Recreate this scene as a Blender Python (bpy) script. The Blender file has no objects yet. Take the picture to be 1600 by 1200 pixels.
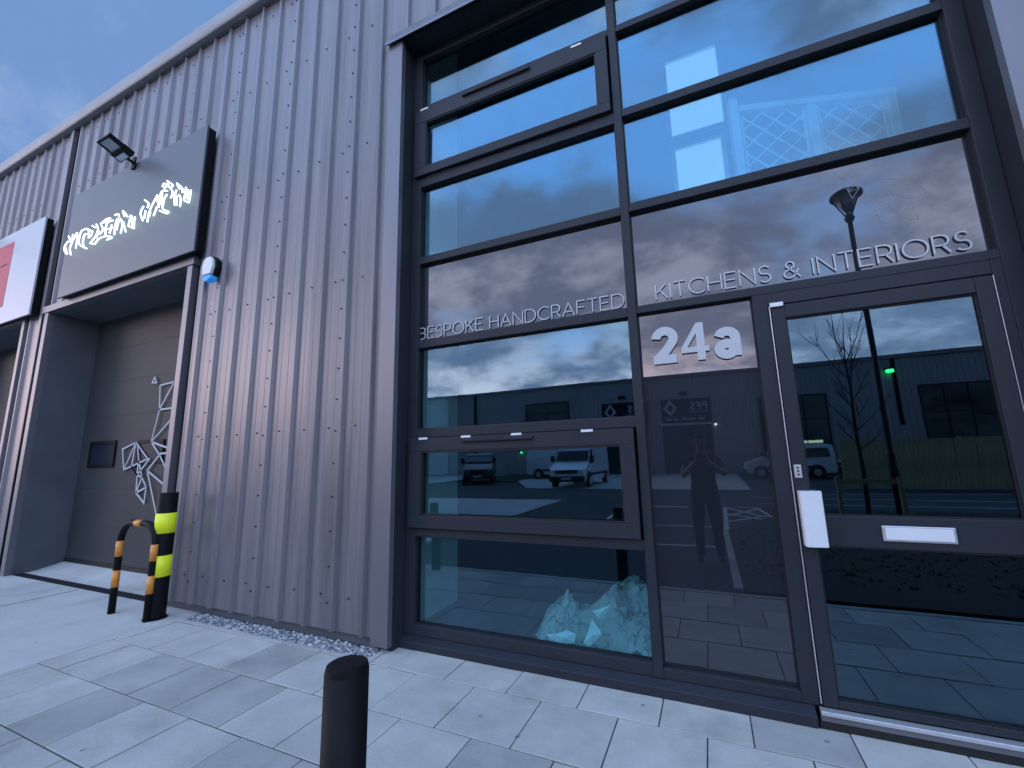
import bpy, bmesh, math, random
from mathutils import Vector, Matrix, noise
random.seed(7)
S = bpy.context.scene
COL = S.collection
R = math.radians

# ------------------------------------------------------------------ camera
CR = Vector((0.91119757, 0.41137074, -0.02220583))
CU = Vector((0.09118679, -0.1488298, 0.98464951))
CF = Vector((-0.40175111, 0.89923512, 0.17312493))
CP = Vector((0, 0, 1.5)); FPX = 670.397
cam = bpy.data.cameras.new('camera'); camo = bpy.data.objects.new('camera', cam); COL.objects.link(camo)
m = Matrix((CR, CU, -CF)).transposed().to_4x4(); m.translation = CP
camo.matrix_world = m
cam.sensor_width = 36; cam.lens = 36 * FPX / 1600; cam.clip_start = 0.02; cam.clip_end = 2000
S.camera = camo
S.render.resolution_x = 1024; S.render.resolution_y = 768

# ------------------------------------------------------------------ exposure, sun, sky
S.view_settings.view_transform = 'Standard'; S.view_settings.look = 'None'
S.view_settings.exposure = 0.5; S.view_settings.gamma = 1; S.view_settings.use_curve_mapping = False
SUNDIR = Vector((-0.80, -0.58, 0.17)).normalized()
sl = bpy.data.lights.new('sun', 'SUN'); sl.energy = 0.2; sl.angle = R(14); sl.color = (1.0, 0.80, 0.76)
so = bpy.data.objects.new('sun', sl); COL.objects.link(so)
so.rotation_euler = SUNDIR.to_track_quat('Z', 'Y').to_euler()

W = bpy.data.worlds.new('World'); S.world = W; W.use_nodes = True
nt = W.node_tree; nt.nodes.clear()
def N(t, **k):
    n = nt.nodes.new(t)
    for a, b in k.items(): setattr(n, a, b)
    return n
def L(a, b): nt.links.new(a, b)
def math_(op, a, b=None, c=None, clamp=False):
    n = N('ShaderNodeMath', operation=op); n.use_clamp = clamp
    for i, v in enumerate((a, b, c)):
        if v is None: continue
        if hasattr(v, 'links'): L(v, n.inputs[i])
        else: n.inputs[i].default_value = v
    return n.outputs[0]
def mixc(f, a, b):
    n = N('ShaderNodeMix', data_type='RGBA')
    for s, v in ((n.inputs[0], f), (n.inputs[6], a), (n.inputs[7], b)):
        if hasattr(v, 'links'): L(v, s)
        elif isinstance(v, tuple): s.default_value = (*v, 1)
        else: s.default_value = v
    return n.outputs[2]
def ramp(f, *st):
    n = N('ShaderNodeMapRange', interpolation_type='SMOOTHSTEP')
    L(f, n.inputs[0])
    for i, v in enumerate(st): n.inputs[i + 1].default_value = v
    return n.outputs[0]
sky = N('ShaderNodeTexSky', sky_type='NISHITA'); sky.sun_disc = False
sky.sun_elevation = math.asin(SUNDIR.z) ; sky.sun_rotation = math.atan2(SUNDIR.x, SUNDIR.y)
sky.air_density = 1.2; sky.dust_density = 0.4; sky.ozone_density = 3.0
SKY_STR = 0.10
tc = N('ShaderNodeTexCoord'); sep = N('ShaderNodeSeparateXYZ'); L(tc.outputs['Generated'], sep.inputs[0])
zc = math_('MAXIMUM', sep.outputs[2], 0.0)
den = math_('ADD', zc, 0.38)
cu = math_('DIVIDE', sep.outputs[0], den); cv = math_('DIVIDE', sep.outputs[1], den)
cmb = N('ShaderNodeCombineXYZ'); L(cu, cmb.inputs[0]); L(cv, cmb.inputs[1])
mp = N('ShaderNodeMapping'); L(cmb.outputs[0], mp.inputs[0]); mp.inputs['Scale'].default_value = (0.95, 1.1, 1); mp.inputs['Rotation'].default_value = (0, 0, 0.35); mp.inputs['Location'].default_value = (3.1, 1.7, 0)
n1 = N('ShaderNodeTexNoise'); L(mp.outputs[0], n1.inputs['Vector']); n1.inputs['Scale'].default_value = 2.0; n1.inputs['Detail'].default_value = 9; n1.inputs['Roughness'].default_value = 0.56; n1.inputs['Distortion'].default_value = 0.2
n2 = N('ShaderNodeTexNoise'); L(mp.outputs[0], n2.inputs['Vector']); n2.inputs['Scale'].default_value = 3.6; n2.inputs['Detail'].default_value = 9; n2.inputs['Roughness'].default_value = 0.6; n2.inputs['Distortion'].default_value = 0.15
cloud = ramp(math_('ADD', n1.outputs[0], ramp(zc, 0.44, 0.68, 0.085, -0.06)), 0.41, 0.56, 0.0, 1.0)
tex = ramp(n2.outputs[0], 0.45, 0.68, 0.0, 1.0)
# colour of the clear sky: the Nishita blue pulled a little towards the deep blue of dusk
hz = ramp(zc, 0.08, 0.55, 1.0, 0.0)
az = N('ShaderNodeVectorMath', operation='DOT_PRODUCT'); L(tc.outputs['Generated'], az.inputs[0]); az.inputs[1].default_value = (SUNDIR.x, SUNDIR.y, 0)
azf = ramp(az.outputs['Value'], 0.1, 1.0, 0.0, 1.0)
back = ramp(sep.outputs[1], -0.55, 0.12, 1.0, 0.0)            # much brighter sky over the yard side
clear = mixc(back, mixc(hz, (1.25, 2.4, 4.8), (1.9, 3.0, 5.1)), mixc(hz, (8.0, 15.0, 28.0), (14.5, 18.5, 26.5)))
nish = N('ShaderNodeMix', data_type='RGBA', blend_type='MIX'); nish.inputs[0].default_value = 0.9; L(sky.outputs[0], nish.inputs[6]); L(clear, nish.inputs[7])
dark = mixc(tex, (5.8, 6.6, 9.4), (15.0, 16.2, 20.5))
light = mixc(tex, (1.3, 2.2, 4.4), (2.7, 3.6, 5.5))
ccol = mixc(back, light, dark)
cl2 = math_('MULTIPLY', cloud, ramp(sep.outputs[1], -0.4, 0.3, 0.92, 0.7))
c1 = mixc(cl2, nish.outputs[2], ccol)
# band of brighter, slightly pink cloud low over the sunset side
low = ramp(zc, 0.10, 0.34, 1.0, 0.0)
lowt = math_('MULTIPLY', low, ramp(n2.outputs[0], 0.36, 0.60, 0.0, 1.0))
band = mixc(azf, (27, 26.5, 31), (40, 29, 29))
f2 = math_('MULTIPLY', lowt, math_('ADD', math_('MULTIPLY', azf, 0.55), 0.35))
c2 = mixc(f2, c1, band)
bg = N('ShaderNodeBackground'); L(c2, bg.inputs[0]); bg.inputs[1].default_value = SKY_STR
out = N('ShaderNodeOutputWorld'); L(bg.outputs[0], out.inputs[0])

# ------------------------------------------------------------------ materials
MATS = {}
class NM:
    """tiny node helper for a material"""
    def __init__(s, name):
        s.m = bpy.data.materials.new(name); s.m.use_nodes = True; s.t = s.m.node_tree; s.n = s.t.nodes
        s.b = s.n['Principled BSDF']; s.o = s.n['Material Output']
    def add(s, t, **k):
        n = s.n.new(t)
        for a, b in k.items(): setattr(n, a, b)
        return n
    def l(s, a, b): s.t.links.new(a, b)
def pmat(name, col, rough=0.6, metal=0.0, var=0.12, scale=6.0, bump=0.0, bscale=60.0, spec=0.5, stretch=(1, 1, 1), emit=None, es=0, coat=0, tint=None, rvar=0.0):
    q = NM(name); b = q.b
    b.inputs['Roughness'].default_value = rough; b.inputs['Metallic'].default_value = metal
    b.inputs['Specular IOR Level'].default_value = spec; b.inputs['Coat Weight'].default_value = coat
    tc = q.add('ShaderNodeTexCoord'); mp = q.add('ShaderNodeMapping'); q.l(tc.outputs['Object'], mp.inputs[0]); mp.inputs['Scale'].default_value = stretch
    nz = q.add('ShaderNodeTexNoise'); nz.inputs['Scale'].default_value = scale; nz.inputs['Detail'].default_value = 7; nz.inputs['Roughness'].default_value = .6; q.l(mp.outputs[0], nz.inputs['Vector'])
    mx = q.add('ShaderNodeMix', data_type='RGBA')
    d = tint or tuple(c * (1 - var) for c in col)
    mr = q.add('ShaderNodeMapRange'); q.l(nz.outputs[0], mr.inputs[0]); mr.inputs[1].default_value = .3; mr.inputs[2].default_value = .7
    q.l(mr.outputs[0], mx.inputs[0]); mx.inputs[6].default_value = (*d, 1); mx.inputs[7].default_value = (*[min(1, c * (1 + var * .6)) for c in col], 1)
    q.l(mx.outputs[2], b.inputs['Base Color'])
    if rvar:
        r2 = q.add('ShaderNodeMapRange'); q.l(nz.outputs[0], r2.inputs[0]); r2.inputs[1].default_value = .3; r2.inputs[2].default_value = .7
        r2.inputs[3].default_value = rough - rvar; r2.inputs[4].default_value = rough + rvar; q.l(r2.outputs[0], b.inputs['Roughness'])
    if bump:
        n3 = q.add('ShaderNodeTexNoise'); n3.inputs['Scale'].default_value = bscale; n3.inputs['Detail'].default_value = 5; q.l(tc.outputs['Object'], n3.inputs['Vector'])
        bp = q.add('ShaderNodeBump'); bp.inputs['Strength'].default_value = bump; bp.inputs['Distance'].default_value = 0.01
        q.l(n3.outputs[0], bp.inputs['Height']); q.l(bp.outputs[0], b.inputs['Normal'])
    if emit:
        b.inputs['Emission Color'].default_value = (*emit, 1); b.inputs['Emission Strength'].default_value = es
    MATS[name] = q.m
    return q.m
def glassmat(name, trans, gloss, fac, rough=0.0, back=None):
    q = NM(name); q.n.remove(q.b)
    g = q.add('ShaderNodeBsdfGlossy'); g.inputs['Color'].default_value = (*gloss, 1); g.inputs['Roughness'].default_value = rough
    if back:
        t = q.add('ShaderNodeBsdfDiffuse'); t.inputs['Color'].default_value = (*back, 1)
    else:
        t = q.add('ShaderNodeBsdfTransparent'); t.inputs['Color'].default_value = (*trans, 1)
    # faint waviness of real panes
    tc = q.add('ShaderNodeTexCoord'); nz = q.add('ShaderNodeTexNoise'); nz.inputs['Scale'].default_value = 1.3; nz.inputs['Detail'].default_value = 1; q.l(tc.outputs['Object'], nz.inputs['Vector'])
    bp = q.add('ShaderNodeBump'); bp.inputs['Strength'].default_value = 0.05; bp.inputs['Distance'].default_value = 0.012; q.l(nz.outputs[0], bp.inputs['Height']); q.l(bp.outputs[0], g.inputs['Normal'])
    fr = q.add('ShaderNodeFresnel'); ge = q.add('ShaderNodeNewGeometry'); io = q.add('ShaderNodeMapRange'); q.l(ge.outputs['Backfacing'], io.inputs[0]); io.inputs[3].default_value = 1.5; io.inputs[4].default_value = 1 / 1.5; q.l(io.outputs[0], fr.inputs[0])
    ma = q.add('ShaderNodeMath', operation='ADD'); ma.use_clamp = True; q.l(fr.outputs[0], ma.inputs[0]); ma.inputs[1].default_value = fac
    mx = q.add('ShaderNodeMixShader'); q.l(ma.outputs[0], mx.inputs[0]); q.l(t.outputs[0], mx.inputs[1]); q.l(g.outputs[0], mx.inputs[2])
    q.l(mx.outputs[0], q.o.inputs[0]); MATS[name] = q.m; return q.m

# profiled steel: satin paint, faint vertical streaking and grime toward low bays
CLAD = pmat('grey_profiled_steel', (0.200, 0.188, 0.202), .38, .36, .24, 1.9, .05, 30, stretch=(3.0, 3.0, .25), rvar=.05)
CLADB = pmat('grey_profiled_steel_weathered', (0.186, 0.177, 0.190), .42, .32, .30, 2.3, .06, 30, stretch=(3.5, 3.5, .22), rvar=.06)
TRIM = pmat('grey_flashing_steel', (0.19, 0.185, 0.205), .4, .5, .10, 2.0, .04, 30, stretch=(2, 2, .4))
GUT = pmat('pale_grey_gutter_steel', (0.27, 0.285, 0.30), .5, .2, .12, 2.0, .03, 20)
FRAME = pmat('anthracite_aluminium', (0.027, 0.030, 0.038), .45, 0, .12, 3.0, .03, 120, spec=.22)
REVEAL = pmat('dark_reveal_steel', (0.095, 0.105, 0.12), .5, 0, .16, 2.0, .03, 40, spec=.25)
DOORM = pmat('sectional_door_steel', (0.050, 0.050, 0.052), .55, 0, .16, 1.6, .10, 160, spec=.25)
SIGNM = pmat('charcoal_sign_board', (0.085, 0.10, 0.115), .42, .1, .08, 1.2, .02, 60)
WHITEB = pmat('white_sign_board', (0.48, 0.50, 0.54), .35, 0, .04, 1.0)
REDB = pmat('faded_red_print', (0.50, 0.07, 0.10), .6, 0, .08, 2.0)
BLK = pmat('black_coated_steel', (0.008, 0.008, 0.009), .5, 0, .3, 8, .05, 140, spec=.14)
SCREW = pmat('dark_screw_head', (0.03, 0.03, 0.035), .5, .3)
WHT = pmat('white_plastic', (0.72, 0.73, 0.74), .35, 0, .04)
ALU = pmat('brushed_aluminium', (0.62, 0.62, 0.63), .38, .6, .08, 20)
GASK = pmat('black_gasket', (0.008, 0.008, 0.009), .6)
ORG = pmat('orange_reflective_tape', (0.72, 0.27, 0.035), .35, 0, .12, 20)
YEL = pmat('fluorescent_yellow_tape', (0.80, 0.88, 0.02), .4, 0, .08, 14, emit=(0.8, 1, .02), es=0.05)
SLAB = pmat('grey_concrete_slab', (0.52, 0.50, 0.445), .85, 0, .16, 3.0, .16, 150, spec=.25)
def weather(m, dark=(0.16, 0.155, 0.14), s1=1.3, s2=70):
    t = m.node_tree; n = t.nodes; b = n['Principled BSDF']; src = b.inputs['Base Color'].links[0].from_socket
    tc = n.new('ShaderNodeTexCoord'); a = n.new('ShaderNodeTexNoise'); a.inputs['Scale'].default_value = s1; a.inputs['Detail'].default_value = 9; a.inputs['Roughness'].default_value = .68; t.links.new(tc.outputs['Object'], a.inputs['Vector'])
    r = n.new('ShaderNodeMapRange'); t.links.new(a.outputs[0], r.inputs[0]); r.inputs[1].default_value = .5; r.inputs[2].default_value = .75; r.inputs[4].default_value = .42
    mx = n.new('ShaderNodeMix'); mx.data_type = 'RGBA'; t.links.new(r.outputs[0], mx.inputs[0]); t.links.new(src, mx.inputs[6]); mx.inputs[7].default_value = (*dark, 1)
    v = n.new('ShaderNodeTexVoronoi'); v.inputs['Scale'].default_value = 3.1; t.links.new(tc.outputs['Object'], v.inputs['Vector'])
    r2 = n.new('ShaderNodeMapRange'); t.links.new(v.outputs['Distance'], r2.inputs[0]); r2.inputs[1].default_value = .035; r2.inputs[2].default_value = .055; r2.inputs[3].default_value = .55; r2.inputs[4].default_value = 0
    m2 = n.new('ShaderNodeMix'); m2.data_type = 'RGBA'; t.links.new(r2.outputs[0], m2.inputs[0]); t.links.new(mx.outputs[2], m2.inputs[6]); m2.inputs[7].default_value = (.10, .10, .095, 1)
    g = n.new('ShaderNodeTexNoise'); g.inputs['Scale'].default_value = 260; g.inputs['Detail'].default_value = 2; t.links.new(tc.outputs['Object'], g.inputs['Vector'])
    r3 = n.new('ShaderNodeMapRange'); t.links.new(g.outputs[0], r3.inputs[0]); r3.inputs[1].default_value = .3; r3.inputs[2].default_value = .7; r3.inputs[3].default_value = .82; r3.inputs[4].default_value = 1.12
    m3 = n.new('ShaderNodeVectorMath'); m3.operation = 'SCALE'; t.links.new(m2.outputs[2], m3.inputs[0]); t.links.new(r3.outputs[0], m3.inputs['Scale']); t.links.new(m3.outputs[0], b.inputs['Base Color'])
SLAB2 = pmat('grey_concrete_slab_darker', (0.43, 0.42, 0.38), .85, 0, .2, 2.2, .16, 150, spec=.25)
SLAB3 = pmat('grey_concrete_slab_paler', (0.54, 0.52, 0.465), .85, 0, .14, 4.0, .16, 150, spec=.25)
CONC = pmat('pale_brushed_concrete', (0.57, 0.55, 0.51), .85, 0, .14, 1.1, .3, 90, spec=.25)
KERB = pmat('concrete_edging', (0.46, 0.45, 0.42), .85, 0, .15, 5, .3, 90, spec=.25)
BED = pmat('dark_jointing_bed', (0.075, 0.08, 0.08), .95, 0, .3, 20, .4, 120)
ASPH = pmat('asphalt', (0.052, 0.052, 0.056), .85, 0, .3, 5, .5, 220, spec=.3)
LINE = pmat('white_road_paint', (0.62, 0.62, 0.62), .7, 0, .15, 12)
GRASSM = pmat('rough_grass', (0.035, 0.055, 0.02), .9, 0, .4, 12, .6, 60)
SOIL = pmat('dark_soil', (0.028, 0.024, 0.018), .95, 0, .5, 14, .9, 50)
DRAIN = pmat('dark_drain_grating', (0.03, 0.032, 0.035), .6, .3)
STONE = pmat('grey_gravel_stone', (0.36, 0.36, 0.37), .8, 0, .5, 9, .2, 100)
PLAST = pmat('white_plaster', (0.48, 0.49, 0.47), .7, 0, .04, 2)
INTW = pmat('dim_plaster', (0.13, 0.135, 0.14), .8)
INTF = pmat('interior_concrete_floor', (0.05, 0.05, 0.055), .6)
OPP = pmat('opposite_wall_steel', (0.36, 0.37, 0.385), .5, .3, .12, .5)
OPPT = pmat('opposite_pale_steel', (0.6, 0.66, 0.66), .5, .2, .08, .5)
WOOD = pmat('green_treated_timber', (0.46, 0.42, 0.22), .85, 0, .3, 3, .3, 40, stretch=(6, 6, .6))
BARK = pmat('young_bark', (0.05, 0.045, 0.038), .9, 0, .4, 20, .4, 60)
POLE = pmat('dark_green_black_pole', (0.016, 0.02, 0.02), .4, .3)
VANW = pmat('white_van_paint', (0.82, 0.83, 0.84), .22, 0, .03, 1, coat=.5)
VAND = pmat('dark_van_paint', (0.03, 0.032, 0.038), .3, 0, .05, 1, coat=.5)
VGL = pmat('van_dark_glass', (0.012, 0.018, 0.022), .05, 0, .1, spec=.8)
RUB = pmat('tyre_rubber', (0.015, 0.015, 0.015), .85)
PLB = pmat('black_plastic', (0.02, 0.02, 0.022), .5)
LAMPL = pmat('headlight_lens', (0.5, 0.53, 0.56), .1, .4)
SKIN = pmat('skin', (0.30, 0.15, 0.11), .5, 0, .06, 8)
SHIRT = pmat('charcoal_tshirt', (0.022, 0.024, 0.03), .9, 0, .2, 8, .2, 60)
SHORT = pmat('dark_shorts', (0.018, 0.02, 0.026), .9, 0, .2, 8, .2, 60)
SHOE = pmat('black_shoe', (0.015, 0.015, 0.016), .7)
HAIRM = pmat('short_dark_hair', (0.02, 0.016, 0.013), .8, 0, .3, 40)
PHONEM = pmat('black_phone', (0.012, 0.012, 0.014), .2)
BLUEP = pmat('blue_strobe_lens', (0.02, 0.22, 0.62), .12, 0, .2, 10, emit=(0.03, .35, 1), es=.25)
GLOWL = pmat('lit_white_letter', (0.9, 0.95, 0.95), .4, 0, .02, emit=(0.80, 1.0, 0.97), es=1.2)
NUM = pmat('satin_silver_number', (0.50, 0.52, 0.53), .6, .0, .03)
LET = pmat('etched_silver_letter', (0.52, 0.55, 0.58), .5, 0, .04)
VINYL = pmat('grey_vinyl_line', (0.42, 0.46, 0.48), .6, 0, .05)
ETCH = pmat('faint_etched_line', (0.25, 0.265, 0.29), .5, 0, .05)
GREENL = pmat('green_indicator_lens', (0.02, .5, .1), .3, emit=(0.05, 1, .25), es=6)
WARML = pmat('warm_lit_strip', (0.7, .65, .4), .4, emit=(1, .93, .55), es=1.6)
COOLL = pmat('glowing_skylight_pane', (0.3, .38, .42), .4, 0, .03, emit=(0.55, .68, .92), es=.42)  # emission stands in for daylight coming through a rooflight
WHITEL = pmat('white_lamp_lens', (0.8, .85, .9), .4, emit=(.85, .95, 1), es=5)
SHEETM = pmat('crumpled_polythene', (0.46, 0.50, 0.46), .35, 0, .10, 4, spec=.6)
SHEET2 = pmat('torn_white_paper', (0.86, 0.93, 0.93), .6, 0, .03, 4)
NAVY = pmat('near_black_navy_print', (0.012, 0.018, 0.03), .4, spec=.15)
FLGL = pmat('floodlight_glass', (0.30, 0.36, 0.38), .15, .3)
GLASS = glassmat('blue_solar_glass', (0.66, 0.86, 0.88), (0.58, 0.80, 1.0), 0.075)
GLASSD = glassmat('door_glass', (0.26, 0.42, 0.44), (0.54, 0.80, 1.0), 0.115)
SPAN = glassmat('grey_spandrel_glass', None, (0.92, 0.93, 1.0), 0.075, 0.008, back=(0.015, 0.019, 0.025))
OPPG = glassmat('opposite_window_glass', None, (0.6, .8, .9), 0.0, 0.02, back=(0.006, .008, .011))

for m_ in (SLAB, SLAB2, SLAB3, CONC, KERB): weather(m_)
# ------------------------------------------------------------------ mesh helpers
class MB:
    def __init__(s): s.v = []; s.f = []; s.mi = []
    def quad(s, *p, mi=0):
        i = len(s.v); s.v += [tuple(q) for q in p]; s.f.append(tuple(range(i, i + len(p)))); s.mi.append(mi)
    def box(s, x0, x1, y0, y1, z0, z1, mi=0, M=None):
        i = len(s.v)
        P = [(x, y, z) for x in (x0, x1) for y in (y0, y1) for z in (z0, z1)]
        if M is not None: P = [tuple(M @ Vector(p)) for p in P]
        s.v += P
        for f in ((0, 1, 3, 2), (4, 6, 7, 5), (0, 4, 5, 1), (2, 3, 7, 6), (0, 2, 6, 4), (1, 5, 7, 3)):
            s.f.append(tuple(i + k for k in f)); s.mi.append(mi)
    def tube(s, pts, r, n=10, mi=0, cap=True):
        pts = [Vector(p) for p in pts]; rr = r if isinstance(r, (list, tuple)) else [r] * len(pts)
        base = len(s.v); prev = None
        for k, p in enumerate(pts):
            t = (pts[min(k + 1, len(pts) - 1)] - pts[max(k - 1, 0)]).normalized()
            if prev is None: a = t.orthogonal().normalized()
            else:
                a = prev - t * prev.dot(t); a = a.normalized() if a.length > 1e-6 else t.orthogonal().normalized()
            prev = a; b = t.cross(a)
            for j in range(n):
                w = 2 * math.pi * j / n; s.v.append(tuple(p + (a * math.cos(w) + b * math.sin(w)) * rr[k]))
        for k in range(len(pts) - 1):
            for j in range(n):
                a0 = base + k * n + j; a1 = base + k * n + (j + 1) % n
                s.f.append((a0, a1, a1 + n, a0 + n)); s.mi.append(mi)
        if cap:
            s.f.append(tuple(base + j for j in range(n - 1, -1, -1))); s.mi.append(mi)
            e = base + (len(pts) - 1) * n; s.f.append(tuple(e + j for j in range(n))); s.mi.append(mi)
    def prism(s, poly, axis, a0, a1, mi=0):
        """extrude a 2-D polygon along axis (0,1,2) from a0 to a1"""
        def P(u, v, w):
            return {0: (w, u, v), 1: (u, w, v), 2: (u, v, w)}[axis]
        i = len(s.v); n = len(poly)
        s.v += [P(u, v, a0) for u, v in poly] + [P(u, v, a1) for u, v in poly]
        s.f.append(tuple(i + k for k in range(n))); s.mi.append(mi)
        s.f.append(tuple(i + n + k for k in reversed(range(n)))); s.mi.append(mi)
        for k in range(n):
            k2 = (k + 1) % n; s.f.append((i + k, i + n + k, i + n + k2, i + k2)); s.mi.append(mi)
    def build(s, name, mat, parent=None, smooth=False, bevel=0, fix=True, tri=False):
        me = bpy.data.meshes.new(name); me.from_pydata(s.v, [], s.f)
        mats = mat if isinstance(mat, (list, tuple)) else [mat]
        for q in mats: me.materials.append(q)
        if len(mats) > 1: me.polygons.foreach_set('material_index', s.mi)
        me.update()
        if fix or tri:
            bm = bmesh.new(); bm.from_mesh(me)
            if fix: bmesh.ops.recalc_face_normals(bm, faces=bm.faces)
            if tri: bmesh.ops.triangulate(bm, faces=bm.faces)
            bm.to_mesh(me); bm.free()
        if smooth:
            for p in me.polygons: p.use_smooth = True
        o = bpy.data.objects.new(name, me); COL.objects.link(o)
        if parent:
            o.parent = parent
        if bevel:
            b = o.modifiers.new('bevel', 'BEVEL'); b.width = bevel; b.segments = 2; b.limit_method = 'ANGLE'; b.angle_limit = R(40)
        return o
def tag(o, label=None, cat=None, group=None, kind=None):
    if label: o['label'] = label
    if cat: o['category'] = cat
    if group: o['group'] = group
    if kind: o['kind'] = kind
    return o
def empty(name, loc=(0, 0, 0), rz=0):
    o = bpy.data.objects.new(name, None); COL.objects.link(o); o.location = loc; o.rotation_euler = (0, 0, rz); o.empty_display_size = .2; return o
def box(name, mat, parent, x0, x1, y0, y1, z0, z1, bevel=0):
    b = MB(); b.box(x0, x1, y0, y1, z0, z1); return b.build(name, mat, parent, bevel=bevel)
def copy_tree(o, parent=None):
    c = o.copy(); COL.objects.link(c); c.parent = parent
    for ch in list(o.children): copy_tree(ch, c)
    return c
def at(px, py, axis, val):
    """the point where the sight line through a photograph pixel meets a real plane"""
    d = CF + CR * ((px - 800) / FPX) - CU * ((py - 600) / FPX)
    return CP + d * ((val - CP[axis]) / d[axis])
def ribbon(b, pts, w, y0, y1, mi=0):
    """flat bar of width w following points in the x-z plane, between depths y0 and y1"""
    pts = [Vector((p[0], p[1])) for p in pts]; n = len(pts); closed = (pts[0] - pts[-1]).length < 1e-6 and n > 3
    Lp, Rp = [], []
    for k in range(n):
        if closed: a = pts[k - 1] if k > 0 else pts[-2]; c = pts[k + 1] if k < n - 1 else pts[1]
        else: a = pts[max(k - 1, 0)]; c = pts[min(k + 1, n - 1)]
        d1 = (pts[k] - a); d2 = (c - pts[k])
        d1 = d1.normalized() if d1.length > 1e-9 else d2.normalized(); d2 = d2.normalized() if d2.length > 1e-9 else d1
        t = (d1 + d2); t = t.normalized() if t.length > 1e-6 else d1
        nn = Vector((-t.y, t.x)); c_ = max(0.5, nn.dot(Vector((-d1.y, d1.x))))
        Lp.append(pts[k] + nn * (w / 2 / c_)); Rp.append(pts[k] - nn * (w / 2 / c_))
    i = len(b.v)
    for k in range(n):
        for q, y in ((Lp[k], y0), (Rp[k], y0), (Rp[k], y1), (Lp[k], y1)): b.v.append((q.x, y, q.y))
    for k in range(n - 1):
        for j in range(4):
            j2 = (j + 1) % 4; b.f.append((i + k * 4 + j, i + k * 4 + j2, i + k * 4 + 4 + j2, i + k * 4 + 4 + j)); b.mi.append(mi)
    if not closed:
        b.f.append((i, i + 1, i + 2, i + 3)); b.mi.append(mi); e = i + (n - 1) * 4; b.f.append((e + 3, e + 2, e + 1, e)); b.mi.append(mi)

# ================================================================== GROUND
b = MB(); b.quad((-400, -400, -.03), (400, -400, -.03), (400, 400, -.03), (-400, 400, -.03))
tag(b.build('ground', ASPH), kind='structure')
def sheet(name, mat, poly, z=0.0, parent=None, kind='structure', th=0.02):
    b = MB(); b.prism(poly, 2, z - th, z); o = b.build(name, mat, parent)
    if parent is None: tag(o, kind=kind)
    return o
sheet('asphalt_parking_yard', ASPH, [(-60, -16), (50, -16), (50, 0.90), (-60, .90)], -.012, th=.015)
# concrete apron in front of the loading doors
apron = sheet('concrete_apron', CONC, [(-30, -9.1), (-4.985, -9.1), (-4.985, 3.0), (-5.02, 3.04), (-30, 3.04)], 0.0, th=.025)
for x0, x1 in ((-13.6, -10.25), (-9.42, -5.02)):
    b = MB()
    if x0 > -10: b.box(x0 + .0, -5.72, 3.17, 3.30, -.02, 0.004)
    b.prism([(3.17, -.02), (3.66, -.02), (3.66, .085), (3.3, .012), (3.17, .002)], 0, x0, x1 if x1 < -9 else -5.72)
    o = b.build('threshold_ramp', CONC, apron)
# expansion joints sawn in the concrete: thin dark recess strips
b = MB()
for x in (-7.4, -11.2, -15.0): b.box(x - .006, x + .006, -9.1, 3.0, .0005, .0025)
for y in (1.55, -1.5, -5.0): b.box(-30, -5.03, y - .006, y + .006, .0005, .0025)
o = b.build('saw_cut_joint', BED, apron)
# drain channel with grating slots
b = MB(); b.box(-13, -5.90, 3.04, 3.17, -.03, -.012); dr = b.build('drain_channel', GASK); tag(dr, kind='structure')
b = MB()
b.box(-13, -5.9, 3.04, 3.052, -.012, .002); b.box(-13, -5.9, 3.158, 3.17, -.012, .002)
x = -13
while x < -5.9:
    b.box(x, x + .018, 3.052, 3.158, -.012, 0.0); x += .03
o = b.build('grating', DRAIN, dr)
sheet('concrete_pad', CONC, [(-5.90, 3.04), (-5.02, 3.04), (-5.02, 3.0), (-5.0, 2.98), (-5.0, 3.05), (-5.90, 3.17)], 0, th=.02)
# paving field
bed = sheet('paving_bed', BED, [(-5.0, .93), (9, .93), (9, 3.16), (-5.0, 3.16)], -.006, th=.02)
tag(bed, kind='structure')
kb = MB(); kb.box(-5.02, 9, 0.85, 0.93, -.03, .004); tag(kb.build('kerb_edging', KERB), kind='structure')
PX = .4775
rows = [(2.803, 3.125, -.395, -2.50), (2.318, 2.80, -.62, -4.98), (1.84, 2.315, -.85, -4.98), (1.362, 1.837, -.62, -4.98), (.935, 1.359, -.85, -4.98)]
cnt = 0
for (y0, y1, off, xmin) in rows:
    k0 = math.floor((xmin - off) / PX)
    for k in range(k0, k0 + 30):
        xa = max(off + k * PX, xmin); xb = off + (k + 1) * PX
        if xb - xa < .05 or xa > 6.5: continue
        g = .0036; dz = random.uniform(-.0016, .0016); tl = random.uniform(-.0015, .0015); t2 = random.uniform(-.0012, .0012)
        bb = MB(); bb.box(xa + g, xb - g, y0 + g, y1 - g, -.03, 0)
        bb.v = [(x, y, z if z < -.01 else dz + (tl if x > (xa + xb) / 2 else -tl) + (t2 if y > (y0 + y1) / 2 else -t2)) for x, y, z in bb.v]
        bb.build('paving_slab', random.choice((SLAB, SLAB, SLAB2, SLAB3)), bed, bevel=.003); cnt += 1
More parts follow.
